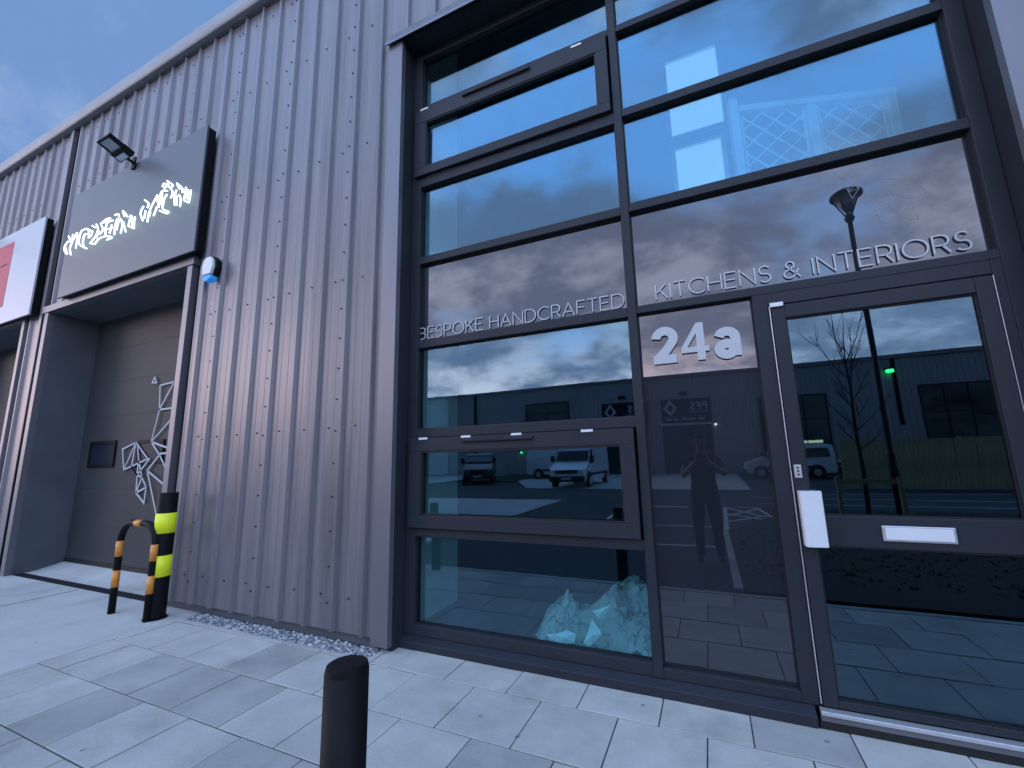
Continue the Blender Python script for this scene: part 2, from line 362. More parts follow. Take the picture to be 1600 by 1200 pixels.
# edging by the gravel and the gravel itself
ed = MB(); ed.box(-5.0, -2.50, 2.806, 2.852, -.03, .005); ed.box(-2.548, -2.502, 2.852, 3.1, -.03, .006); ed.box(-5.0, -4.955, 2.852, 3.02, -.03, .004)
tag(ed.build('gravel_edging', KERB, bevel=.004), kind='structure')
gb = sheet('gravel_bed', SOIL, [(-4.955, 2.852), (-2.548, 2.852), (-2.548, 3.06), (-4.955, 3.06)], -.02, th=.01)
b = MB()
ico = bmesh.new(); bmesh.ops.create_icosphere(ico, subdivisions=1, radius=1); IV = [v.co.copy() for v in ico.verts]; IF = [tuple(v.index for v in f.verts) for f in ico.faces]; ico.free()
def stone(b, c, r, mi=0):
    sx, sy, sz = r * random.uniform(.7, 1.3), r * random.uniform(.6, 1.1), r * random.uniform(.4, .8); M = Matrix.Rotation(random.uniform(0, 6.28), 3, 'Z') @ Matrix.Rotation(random.uniform(-.5, .5), 3, 'X')
    i = len(b.v)
    for v in IV:
        q = M @ Vector((v.x * sx * random.uniform(.85, 1.15), v.y * sy * random.uniform(.85, 1.15), v.z * sz)); b.v.append((c[0] + q.x, c[1] + q.y, c[2] + q.z))
    for f in IF: b.f.append(tuple(i + k for k in f)); b.mi.append(mi)
for _ in range(3000):
    stone(b, (random.uniform(-4.95, -2.555), random.uniform(2.86, 3.03), random.uniform(-.016, .002)), random.uniform(.006, .017), random.choice((0, 0, 1, 2)))
ST2 = pmat('pale_gravel_stone', (0.62, 0.61, 0.60), .8, 0, .3, 9); ST3 = pmat('dark_gravel_stone', (0.15, 0.15, 0.17), .8, 0, .3, 9)
tag(b.build('gravel', [STONE, ST2, ST3], fix=False), 'loose grey gravel in the narrow strip under the corrugated wall', 'gravel', kind='stuff')

# ================================================================== MAIN BUILDING
B = tag(empty('industrial_building', (-4, 3, 0)), 'grey corrugated industrial building with glazed shopfront and loading doors', 'building')
B.location = (0, 0, 0)
def rib_profile(x0, x1, pitch=1 / 3, ph=-2.75, y=3.0, d=.033):
    """points (x, y) of the profiled sheet between x0 and x1"""
    P = []; k = math.ceil((x0 - ph) / pitch - .5) - 1; P.append((x0, y))
    feat = []
    while ph + k * pitch < x1 + pitch:
        c = ph + k * pitch
        feat += [(c - .033, y), (c - .016, y - d), (c + .016, y - d), (c + .033, y)]
        for q in (.115, .218): feat += [(c + q - .008, y), (c + q - .003, y - .0018), (c + q + .003, y - .0018), (c + q + .008, y)]
        k += 1
    for p in feat:
        if x0 + 1e-4 < p[0] < x1 - 1e-4: P.append(p)
    P.append((x1, y)); return P
def clad(x0, x1, z0, z1, name='cladding_sheet', mat=CLAD):
    # sheets of three ribs, each its own part
    ph = -2.75 - .17 + 1 / 3; xs = [x0]; k = math.ceil((x0 - ph) / 1.0)
    while ph + k < x1 - .05:
        if ph + k > x0 + .05: xs.append(ph + k)
        k += 1
    xs.append(x1)
    for a, c in zip(xs[:-1], xs[1:]):
        b = MB(); P = rib_profile(a, c)
        for p, q in zip(P[:-1], P[1:]):
            b.quad((p[0], p[1], z0), (q[0], q[1], z0), (q[0], q[1], z1), (p[0], p[1], z1))
        b.quad((a, 3.0, z0), (c, 3.0, z0), (c, 3.03, z0), (a, 3.03, z0))
        o = b.build(name, random.choice((mat, CLADB, mat)) if mat is CLAD else mat, B, fix=False); o.location.y = random.choice((0, -.0015))
EV = 7.40
clad(-5.56, -2.635, .085, EV); clad(-9.50, -5.56, 4.12, EV); clad(-10.23, -9.72, .06, EV); clad(-14.2, -10.23, 4.1, EV)
clad(-22, -14.2, .06, EV); clad(-2.635, 1.68, 5.84, EV); clad(1.98, 9, .085, EV)
# screws: rows across the pans and along the sheet laps
b = MB()
def screw(x, z, y=3.0):
    b.tube([(x, y - .001, z), (x, y - .009, z)], .0085, 6)
pans = [(-5.56, -2.66, .3), (-9.5, -5.56, 4.3), (-14, -10.23, 4.3), (-2.6, 1.68, 5.9), (1.98, 6, .3), (-22, -14.2, .3)]
for (a, c, zb) in pans:
    k = -60
    while k < 40:
        x = -2.75 + .1667 + k / 3
        if a + .05 < x < c - .05:
            for z in (.36, 1.83, 3.29, 4.75, 6.20, 7.2):
                if z > zb: screw(x + random.uniform(-.012, .012), z + random.uniform(-.012, .012))
            if (k % 3) == 1:
                z = zb
                while z < 7.3:
                    screw(x + .085, z, 3.0); z += .30
        k += 1
tag(b.build('screw_head', SCREW, B, fix=False), kind='stuff')
# backing wall, roof and end walls so that the place holds up from the side
bw = MB()
bw.box(-22, -14.2, 3.05, 3.2, 0, 7.6); bw.box(-10.2, -9.46, 3.05, 3.62, 0, 7.55); bw.box(-14.2, -2.66, 3.04, 3.2, 4.2, 7.55); bw.box(-5.6, -2.66, 3.04, 3.3, 0, 4.2); bw.box(-2.66, 1.7, 3.04, 3.14, 5.9, 7.55); bw.box(1.72, 9, 3.04, 3.3, 0, 7.55)
bw.box(-22, -21.8, 3.2, 24, 0, 7.5); bw.box(8.8, 9, 3.3, 24, 0, 7.5); bw.box(-22, 9, 24, 24.2, 0, 7.5)
bw.build('wall', REVEAL, B)
rf = MB(); rf.prism([(3.02, 7.56), (24.3, 8.6), (24.3, 8.7), (3.02, 7.66)], 0, -22, 9); rf.build('roof', GUT, B)
# eaves gutter and drip
g = MB(); g.prism([(2.885, 7.43), (2.90, 7.405), (3.03, 7.405), (3.03, 7.63), (2.90, 7.63), (2.875, 7.60), (2.875, 7.47)], 0, -22, 9)
gut = g.build('eaves_gutter', GUT, B, bevel=.01)
g = MB(); g.prism([(2.955, 7.39), (3.03, 7.39), (3.03, 7.404), (2.955, 7.404)], 0, -22, 9); g.build('drip_edge', TRIM, gut)
# movement joint and its flat trim, left of the first loading door
mj = MB(); mj.box(-9.72, -9.635, 2.955, 3.04, .02, EV - .02); mj.build('joint_trim', TRIM, B, bevel=.004)
mj = MB(); mj.box(-9.635, -9.575, 2.99, 3.03, .02, EV - .02); mj.build('dark_joint', GASK, B)
mj = MB(); mj.tube([(-9.60, 2.975, .03), (-9.60, 2.975, 4.02)], .028, 10); mj.build('rainwater_pipe', BLK, B, smooth=True)
# loading door openings
def loading(x0, x1, zt):
    q = [('jamb_trim', TRIM, (x0 - .12, x0, 2.955, 3.035, .0, zt)), ('jamb_trim', TRIM, (x1, x1 + .10, 2.955, 3.035, .0, zt)),
         ('lintel_trim', TRIM, (x0 - .17, x1 + .14, 2.94, 3.035, zt, zt + .11)),
         ('reveal', REVEAL, (x0 - .05, x0, 3.035, 3.66, .0, zt)), ('reveal', REVEAL, (x1, x1 + .05, 3.035, 3.66, .0, zt)),
         ('soffit', REVEAL, (x0 - .05, x1 + .05, 3.035, 3.66, zt, zt + .05))]
    for n, mt, a in q: box(n, mt, B, *a, bevel=.003)
    d = empty('sectional_door'); d.parent = B
    z = .085; k = 0
    n = 7; h = (zt - .085) / n
    for k in range(n):
        zz = .085 + k * h; p = MB(); p.box(x0 + .012, x1 - .012, 3.60, 3.65, zz + .0006, zz + h - .0006); p.build('door_panel', DOORM, d, bevel=.0015)
    box('door_backing', GASK, d, x0, x1, 3.652, 3.70, .0, zt)
    box('bottom_seal', GASK, d, x0 + .01, x1 - .01, 3.585, 3.598, .08, .13)
    return d
d1 = loading(-9.42, -5.75, 3.985)
d2 = loading(-13.9, -10.34, 3.965)
# two small vision windows and the vinyl line drawing on the first door
for (xa, xb, za, zb) in ((-9.10, -8.33, 1.52, 1.93), (-7.72, -7.05, 1.56, 1.90)):
    f = MB(); w = .05
    f.box(xa, xb, 3.575, 3.598, za, za + w); f.box(xa, xb, 3.575, 3.598, zb - w, zb); f.box(xa, xa + w, 3.575, 3.598, za + w, zb - w); f.box(xb - w, xb, 3.575, 3.598, za + w, zb - w)
    f.build('window_frame', BLK, d1, bevel=.004); box('window_pane', NAVY, d1, xa + w, xb - w, 3.588, 3.598, za + w, zb - w)
def dz(pts, sc=2.855, ox=130, oy=560, Y=3.572):
    r = []
    for p in pts:
        q = at(ox + p[0] / sc, oy + p[1] / sc, 1, Y); r.append((q.x, q.z))
    return r
art = [[(308, 108), (318, 85), (328, 108), (308, 108)], [(343, 120), (405, 105), (435, 85)], [(343, 120), (340, 228), (428, 218)], [(405, 105), (340, 228)], [(405, 105), (428, 190)],
       [(340, 228), (303, 372), (424, 236)], [(175, 405), (235, 375), (180, 497), (175, 405)], [(235, 375), (215, 482)], [(180, 497), (288, 448), (235, 375)], [(215, 482), (240, 520), (298, 445)],
       [(243, 392), (247, 455), (240, 520)], [(240, 520), (235, 600), (270, 645), (280, 575), (262, 530), (240, 520)], [(235, 600), (280, 575)], [(262, 530), (235, 600)], [(247, 455), (262, 530)],
       [(303, 372), (340, 430), (285, 500), (330, 720)], [(303, 372), (408, 410)], [(340, 425), (408, 420)], [(340, 430), (388, 535)], [(285, 500), (380, 580)], [(240, 520), (215, 482)]]
b = MB()
for a in art: ribbon(b, dz(a), .027, 3.5715, 3.5735)
o = b.build('line_drawing', VINYL, d1); o['label'] = 'pale geometric line drawing of joined triangles'

# ------------------------------------------------------------------ glazed shopfront
YF, YB, YG = 3.165, 3.26, 3.215      # frame front, frame back, glass
def fr(name, x0, x1, z0, z1, yf=YF, yb=YB, mat=FRAME, parent=B, bv=.004): return box(name, mat, parent, x0, x1, yf, yb, z0, z1, bevel=bv)
# surrounding flashings
box('corner_trim', TRIM, B, -2.635, -2.462, 2.962, 3.02, .04, 5.76, bevel=.003)
box('corner_trim', TRIM, B, 1.682, 1.98, 2.962, 3.02, .04, 5.76, bevel=.003)
box('side_reveal', FRAME, B, -2.52, -2.462, 3.022, 3.30, .0, 5.76); box('side_reveal', FRAME, B, 1.682, 1.74, 3.022, 3.30, .0, 5.76)
box('head_soffit', FRAME, B, -2.53, 1.74, 2.975, 3.30, 5.76, 5.84)
hd = MB(); hd.prism([(2.925, 5.735), (2.935, 5.735), (2.975, 5.79), (3.02, 5.79), (3.02, 5.90), (2.975, 5.90), (2.925, 5.765)], 0, -2.655, 1.99); hd.build('head_drip', TRIM, B)
fr('frame_jamb', -2.460, -2.360, .09, 5.66); fr('frame_jamb', 1.588, 1.680, .09, 5.66)
fr('frame_head', -2.46, 1.68, 5.66, 5.758, YF + .002); fr('mullion', -.452, -.390, .09, 5.66, YF - .006)
sl_ = MB(); sl_.prism([(3.105, .0), (3.26, .0), (3.26, .088), (3.165, .088), (3.112, .06), (3.105, .055)], 0, -2.53, .42); sl_.build('bottom_sill', FRAME, B, bevel=.003)
fr('bottom_frame', -2.36, -.452, .09, .170); fr('bottom_frame', -.390, .362, .09, .152)
LX0, LX1, RX0, RX1 = -2.36, -.452, -.390, 1.588
for z0, z1 in ((.868, .938), (1.708, 1.785), (2.530, 2.606), (3.360, 3.432), (4.175, 4.272), (5.022, 5.088)): fr('transom', LX0, LX1, z0, z1, YF + .001)
for z0, z1 in ((2.545, 2.604), (3.372, 3.442), (4.212, 4.283), (5.028, 5.090)): fr('transom', RX0, RX1, z0, z1, YF + .001)
fr('door_post', .362, .448, .09, 2.545, YF + .0005); fr('door_post', 1.540, 1.588, .09, 2.545, YF + .0005); fr('door_head', .448, 1.540, 2.462, 2.545, YF + .0008)
def pane(name, x0, x1, z0, z1, mat, parent=B, y=YG):
    e = .012
    o = box(name, mat, parent, x0 - e + .0, x1 + e, y, y + .006, z0 - e, z1 + e)
    # black gasket line round the daylight edge
    g = MB(); t = .009; ya, yb2 = y - .012, y - .002
    g.box(x0, x1, ya, yb2, z0, z0 + t); g.box(x0, x1, ya, yb2, z1 - t, z1); g.box(x0, x0 + t, ya, yb2, z0 + t, z1 - t); g.box(x1 - t, x1, ya, yb2, z0 + t, z1 - t)
    if parent is B: g.build('gasket', GASK, o)
    else: g.build('gasket', GASK, parent)
    return o
def single_pane_mat(o): return o
pane('window_pane', LX0, LX1, .170, .868, GLASS); pane('window_pane', LX0, LX1, 1.785, 2.530, GLASS)
spL = pane('spandrel_panel', LX0, LX1, 2.606, 3.360, SPAN); pane('window_pane', LX0, LX1, 3.432, 4.175, GLASS); pane('window_pane', LX0, LX1, 5.088, 5.66, GLASS)
spR = pane('spandrel_panel', RX0, RX1, 2.604, 3.372, SPAN); pane('window_pane', RX0, RX1, 3.442, 4.212, GLASS); pane('window_pane', RX0, RX1, 4.283, 5.028, GLASS); pane('window_pane', RX0, RX1, 5.090, 5.66, GLASS)
sp24 = pane('number_panel', RX0, .362, .152, 2.545, SPAN)
def casement(z0, z1, gz0, gz1, clips, vent):
    c = MB(); xa, xb = -2.412, -.468; ga, gb = -2.288, -.562; yf, yb = 3.128, 3.1635
    c.box(xa, xb, yf, yb, z0, gz0); c.box(xa, xb, yf, yb, gz1, z1); c.box(xa, ga, yf, yb, gz0, gz1); c.box(gb, xb, yf, yb, gz0, gz1)
    o = c.build('casement_window', FRAME, B, bevel=.004)
    c = MB(); w = .05
    c.box(ga, gb, yb, 3.21, gz0 - w, gz0); c.box(ga, gb, yb, 3.21, gz1, gz1 + w); c.box(ga - w, ga, yb, 3.21, gz0 - w, gz1 + w); c.box(gb, gb + w, yb, 3.21, gz0 - w, gz1 + w); c.build('inner_frame', FRAME, o)
    c = MB(); t = .012
    c.box(ga, gb, yf + .008, yb - .004, gz0 + .001, gz0 + t); c.box(ga, gb, yf + .008, yb - .004, gz1 - t, gz1); c.box(ga, ga + t, yf + .008, yb - .004, gz0 + t, gz1 - t); c.box(gb - t, gb, yf + .008, yb - .004, gz0 + t, gz1 - t); c.build('gasket', GASK, o)
    box('pane', GLASS, o, ga + .001, gb - .001, 3.185, 3.191, gz0 + .001, gz1 - .001)
    for x in clips: box('hinge_clip', WHT, o, x - .045, x + .045, yf - .005, yf - .0005, z1 - .014, z1 + .004)
    v = MB(); xa, xb = vent; v.prism([(yf - .0005, z1 - .052), (yf - .022, z1 - .050), (yf - .026, z1 - .034), (yf - .0005, z1 - .020)], 0, xa, xb); v.build('trickle_vent', FRAME, o, bevel=.002)
    # the dark gap round the opening sash
    return o
casement(.944, 1.702, 1.046, 1.586, (-2.26, -1.83, -1.37, -.80), (-1.86, -1.23))
casement(4.278, 5.016, 4.362, 4.868, (-2.30, -.72), (-1.85, -1.15))
# entrance door
D = empty('entrance_door'); D.parent = B
dx0, dx1, dy0, dy1 = .462, 1.528, 3.150, 3.20
def df(n, x0, x1, z0, z1, **k): return fr(n, x0, x1, z0, z1, dy0, dy1, parent=D, **k)
df('door_stile', dx0, .535, .100, 2.452); df('door_stile', 1.452, dx1, .100, 2.452); df('door_rail', .535, 1.452, 2.362, 2.452); df('door_rail', .535, 1.452, .962, 1.132); df('door_rail', .535, 1.452, .100, .140)
pane('door_pane', .535, 1.452, 1.132, 2.362, GLASSD, D, 3.176); pane('door_pane', .535, 1.452, .140, .962, GLASSD, D, 3.176)
box('edge_strip', ALU, D, .4505, .4555, 3.150, 3.17, .11, 2.45); box('edge_strip', ALU, D, 1.532, 1.5355, 3.155, 3.17, .11, 2.45)
box('hinge', WHT, D, .455, .530, 3.135, 3.1485, 2.440, 2.468, bevel=.002)
hp = MB(); hp.prism([(.470, 3.148), (.470, 3.085), (.480, 3.070), (.580, 3.085), (.585, 3.10), (.585, 3.148)], 2, .962, 1.276); hp.build('pull_handle', WHT, D, bevel=.003)
box('lock_plate', ALU, D, .470, .508, 3.143, 3.1485, 1.352, 1.430, bevel=.002)
lk = MB()
for z in (1.372, 1.392, 1.412): lk.tube([(.489, 3.1425, z), (.489, 3.140, z)], .006, 8)
lk.build('lock_cylinder', GASK, D)
lp = MB(); lp.box(.850, 1.165, 3.139, 3.1485, 1.004, 1.088); lp.build('letter_plate', ALU, D, bevel=.005)
box('letter_flap', WHT, D, .862, 1.153, 3.134, 3.1385, 1.014, 1.078, bevel=.003)
box('threshold_strip', ALU, D, .44, 1.70, 3.105, 3.16, .070, .092, bevel=.003)
box('threshold_base', TRIM, D, .44, 1.70, 3.125, 3.16, .035, .069); box('mat_well', GASK, D, .43, 1.70, 3.12, 3.16, -.01, .034)

# ------------------------------------------------------------------ stroke lettering
def arc(cx, cy, rx, ry, a0, a1, n=14): return [(cx + rx * math.cos(R(a0 + (a1 - a0) * i / n)), cy + ry * math.sin(R(a0 + (a1 - a0) * i / n))) for i in range(n + 1)]
GL = {
 'A': (.82, [[(0, 0), (.41, 1), (.82, 0)], [(.14, .32), (.68, .32)]]),
 'B': (.62, [[(0, 0), (0, 1), (.34, 1)] + arc(.34, .76, .24, .24, 90, -90) + [(0, .52)], [(.34, .52)] + arc(.36, .26, .26, .26, 90, -90) + [(0, 0)]]),
 'C': (.84, [arc(.5, .5, .5, .5, 45, 315, 24)]),
 'D': (.80, [[(0, 0), (0, 1), (.3, 1)] + arc(.3, .5, .5, .5, 90, -90, 20) + [(0, 0)]]),
 'E': (.58, [[(.58, 1), (0, 1), (0, 0), (.58, 0)], [(0, .52), (.52, .52)]]),
 'F': (.56, [[(.56, 1), (0, 1), (0, 0)], [(0, .5), (.5, .5)]]),
 'H': (.72, [[(0, 0), (0, 1)], [(.72, 0), (.72, 1)], [(0, .52), (.72, .52)]]),
 'I': (.02, [[(0, 0), (0, 1)]]),
 'K': (.66, [[(0, 0), (0, 1)], [(.62, 1), (0, .38)], [(.24, .60), (.66, 0)]]),
 'N': (.76, [[(0, 0), (0, 1), (.76, 0), (.76, 1)]]),
 'O': (1.0, [arc(.5, .5, .5, .5, 0, 360, 32)]),
 'P': (.60, [[(0, 0), (0, 1), (.32, 1)] + arc(.32, .72, .28, .28, 90, -90) + [(0, .44)]]),
 'R': (.62, [[(0, 0), (0, 1), (.32, 1)] + arc(.32, .72, .28, .28, 90, -90) + [(0, .44)], [(.34, .44), (.62, 0)]]),
 'S': (.60, [arc(.31, .75, .25, .25, 30, 250, 14) + arc(.31, .26, .27, .26, 80, -150, 14)]),
 'T': (.66, [[(.33, 0), (.33, 1)], [(0, 1), (.66, 1)]]),
 '&': (.78, [[(.78, 0), (.18, .72)] + arc(.34, .80, .19, .20, 205, -60, 14) + [(.1, .42)] + arc(.28, .25, .26, .25, 140, 330, 14) + [(.72, .50)]]),
}
def lettering(text, x0, x1, z0, h, parent, mat, y0, y1, w=.10, sp=.20, space=.42):
    tot = 0; adv = []
    for i, ch in enumerate(text):
        if ch == ' ': adv.append((ch, tot)); tot += space; continue
        adv.append((ch, tot)); tot += GL[ch][0] + sp
    tot -= sp; kx = (x1 - x0) / tot
    for ch, a in adv:
        if ch == ' ': continue
        b = MB()
        for st in GL[ch][1]: ribbon(b, [(x0 + (a + p[0]) * kx, z0 + p[1] * h) for p in st], w * h, y0, y1)
        b.build('letter', mat, parent)
lettering('BESPOKE HANDCRAFTED', -2.375, -.478, 2.626, .108, spL, LET, 3.199, 3.206, w=.076)
lettering('KITCHENS & INTERIORS', -.245, 1.500, 2.640, .112, spR, LET, 3.199, 3.206, w=.076)
def text_obj(name, s, size, x, y, z, mat, parent, ext=.003, off=0.0, rz=0.0, align='LEFT', sx=1.0, shear=0):
    cu = bpy.data.curves.new(name, 'FONT'); cu.body = s; cu.size = size; cu.extrude = ext; cu.offset = off; cu.align_x = align; cu.resolution_u = 6; cu.shear = shear
    o = bpy.data.objects.new(name, cu); COL.objects.link(o)
    me = bpy.data.meshes.new_from_object(o); bpy.data.objects.remove(o); me.materials.clear(); me.materials.append(mat)
    M = Matrix.Translation((x, y, z)) @ Matrix.Rotation(rz, 4, 'Z') @ Matrix.Rotation(R(90), 4, 'X') @ Matrix.Diagonal((sx, 1, 1, 1))
    me.transform(M); o = bpy.data.objects.new(name, me); COL.objects.link(o); o.parent = parent; return o
def digit(name, strokes, x, w=.062, h=.268):
    b = MB()
    for k, st in enumerate(strokes): ribbon(b, [(x + p[0] * h, 2.152 + p[1] * h) for p in st], w, 3.188 - .0004 * k, 3.199)
    b.build(name, NUM, sp24)
hw_ = .030 / .268
digit('number_digit', [arc(.33, .68, .22, .21, 178, -28, 16) + [(.36, .36), (.14, hw_ + .03)], [(.02, hw_), (.60, hw_)]], -.300)
b = MB(); x4, h4 = -.105, .268
for poly in ([(.38, 0), (.57, 0), (.57, 1), (.40, 1), (.38, .97)], [(0, .22), (.38, .22), (.38, .36), (0, .36)], [(.57, .22), (.67, .22), (.67, .36), (.57, .36)], [(0, .36), (.15, .36), (.38, .725), (.38, .97)]):
    b.prism([(x4 + u * h4, 2.152 + v * h4) for u, v in poly], 1, 3.188, 3.199)
b.build('number_digit', NUM, sp24)
digit('letter', [arc(.29, .50, .19, .17, 165, 0, 12) + [(.48, .02)], arc(.27, .21, .17, .14, 0, 360, 18), ], .110)
# faint etched polygon emblem on the right spandrel
b = MB()
def ez(pts): return [(lambda q: (q.x, q.z))(at(1350 + p[0] / 8.57, 260 + p[1] / 8.57, 1, 3.205)) for p in pts]
em = [[(-320, 130), (-180, 60), (0, 110), (-60, 280), (-200, 330), (-320, 130)], [(-180, 60), (-200, 330)], [(0, 110), (-200, 330)], [(-320, 130), (-60, 280)], [(-180, 60), (-60, 280)], [(-200, 330), (-150, 420), (-60, 280)],
      [(330, 500), (370, 340), (620, 420), (480, 640), (330, 500)], [(330, 500), (180, 640), (230, 720), (350, 745), (330, 500)], [(350, 745), (480, 640), (400, 765), (600, 795), (740, 700), (620, 420)],
      [(600, 795), (600, 690), (740, 700)], [(600, 690), (480, 640)], [(620, 420), (700, 210), (560, 150), (370, 340)], [(700, 210), (860, 330), (740, 700)], [(620, 420), (860, 330)], [(200, 160), (370, 340), (120, 420), (330, 500)], [(200, 160), (560, 150)], [(120, 420), (180, 640)]]
for a in em: ribbon(b, ez(a), .0026, 3.2138, 3.2146)
o = b.build('etched_emblem', ETCH, spR)

# ------------------------------------------------------------------ interior seen through the glass
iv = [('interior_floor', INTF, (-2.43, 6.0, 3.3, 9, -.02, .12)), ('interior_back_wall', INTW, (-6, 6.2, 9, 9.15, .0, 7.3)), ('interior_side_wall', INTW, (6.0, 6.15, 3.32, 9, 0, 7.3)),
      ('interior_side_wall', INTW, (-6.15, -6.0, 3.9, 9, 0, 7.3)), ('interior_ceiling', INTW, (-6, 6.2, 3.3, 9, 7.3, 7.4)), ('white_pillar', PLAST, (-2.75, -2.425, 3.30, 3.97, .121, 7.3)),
      ('mezzanine_floor', PLAST, (-2.42, 6, 3.34, 9, 3.28, 3.50)), ('mezzanine_partition', INTW, (-1.2, 3.4, 5.5, 5.6, 3.501, 7.3))]
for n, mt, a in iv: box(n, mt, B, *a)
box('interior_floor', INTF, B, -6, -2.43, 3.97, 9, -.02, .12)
for (xa, xb, za, zb) in ((-.05, .56, 5.62, 6.75), (-.03, .50, 4.55, 5.42)):
    w = MB(); t = .05
    w.box(xa - t, xb + t, 5.44, 5.499, za - t, za); w.box(xa - t, xb + t, 5.44, 5.499, zb, zb + t); w.box(xa - t, xa, 5.44, 5.499, za, zb); w.box(xb, xb + t, 5.38, 5.499, za, zb)
    o = w.build('skylight_frame', WHT, B); box('glowing_pane', COOLL, o, xa, xb, 5.485, 5.495, za, zb)  # added glowing panes in place of skylight; no lit office behind
# balustrade with a diamond lattice on the mezzanine edge
bl = tag(empty('balustrade', (.48, 3.9, 3.5), math.atan2(.36, 1.2)), 'white balustrade with diamond lattice panels behind the upper glass', 'balustrade')
bwht = pmat('white_painted_timber', (.55, .57, .57), .45, emit=None)
for x in (0.0, .63, 1.26): box('post', bwht, bl, x - .035, x + .035, -.035, .035, 0, 1.12 if x == 0 else 1.04, bevel=.004)
box('top_rail', bwht, bl, .035, 1.3, -.045, .045, .98, 1.04, bevel=.006); box('bottom_rail', bwht, bl, .035, 1.3, -.02, .02, .22, .25)
for p0 in (0.035, .665):
    p1 = p0 + .56; fb = MB(); fb.box(p0 + .02, p0 + .035, -.01, .01, .25, .98); fb.box(p1 - .03, p1 - .015, -.01, .01, .25, .98); fb.build('panel_frame', bwht, bl)
    for sgn in (1, -1):
        for k in range(-4, 9):
            # clip a sloping bar to the panel
            pts = []
            for t in [i / 40 for i in range(41)]:
                x = p0 + .03 + t * (p1 - p0 - .06); z = .25 + (k * .18) + sgn * (x - p0) * 0.9
                if .25 <= z <= .98: pts.append((x, z))
            if len(pts) > 3:
                q = MB(); ribbon(q, [pts[0], pts[-1]], .016, -.006 + sgn * .004, .004 + sgn * .004); q.build('lattice_bar', bwht, bl)
# crumpled polythene behind the lowest pane
def crumple(b, c, rx, ry, h, n=64, seed=0, mi=0):
    i = len(b.v)
    for a in range(n + 1):
        for d in range(n + 1):
            u = a / n * 2 - 1; v = d / n * 2 - 1
            r = math.sqrt(u * u + v * v); th = math.atan2(v, u)
            k = 1 + .30 * noise.noise(Vector((math.cos(th) * 1.6, math.sin(th) * 1.6, seed)))
            nz = noise.noise(Vector((u * 1.8 + seed, v * 1.8, 1.3)))
            w = noise.noise(Vector((u * 3 + seed, v * 3, 7.7)))
            cr = abs(noise.noise(Vector((u * 3.2 + seed + w * .6, v * 3.2 + w * .6, 4.3)))); cr2 = abs(noise.noise(Vector((u * 7.5 + seed, v * 7.5 + w, 9.1)))); cr3 = abs(noise.noise(Vector((u * 16 + seed, v * 16 + w, 2.1))))
            hh = max(0, 1 - r ** 2.2) * h * (.85 + .5 * nz) + (1 - r * .8) * h * (.42 * cr + .16 * cr2 + .03 * cr3)
            b.v.append((c[0] + u * rx * k + (cr2 - .2) * .05, c[1] + v * ry * k + (cr - .2) * .07 + (cr3 - .15) * .02, c[2] + max(.003, hh if r < 1.05 else .003)))
    for a in range(n):
        for d in range(n):
            u = (a + .5) / n * 2 - 1; v = (d + .5) / n * 2 - 1
            if u * u + v * v > 1.1: continue
            q = i + a * (n + 1) + d; b.f.append((q, q + n + 1, q + n + 2, q + 1)); b.mi.append(mi)
b = MB(); crumple(b, (-.78, 3.60, .121), .40, .24, .30, seed=1); crumple(b, (-1.16, 3.52, .121), .24, .17, .26, seed=5.3); crumple(b, (-.52, 3.82, .121), .50, .32, .40, seed=9.2); crumple(b, (-.55, 3.47, .121), .28, .13, .20, seed=14.7); crumple(b, (-.95, 3.44, .121), .26, .09, .12, seed=21.1)
ps = b.build('plastic_sheeting', SHEETM, fix=False, smooth=True); tag(ps, 'crumpled heap of translucent polythene sheeting behind the lowest window', 'plastic sheet')
for poly in ([(863, 992), (870, 1012), (898, 1004), (900, 990), (885, 985)], [(922, 1010), (912, 1005), (925, 968), (938, 985), (940, 992)], [(925, 955), (953, 946), (945, 962), (936, 967)], [(853, 990), (860, 1004), (868, 1003), (866, 990)]):
    q = MB(); pts = [at(x, y, 1, 3.262) for x, y in poly]; cen = sum(pts, Vector()) / len(pts) + Vector((0, -.02, .006))
    i = 0
    for k in range(len(pts)): q.quad(pts[k], pts[(k + 1) % len(pts)], cen)
    q.build('torn_flap', SHEET2, ps)

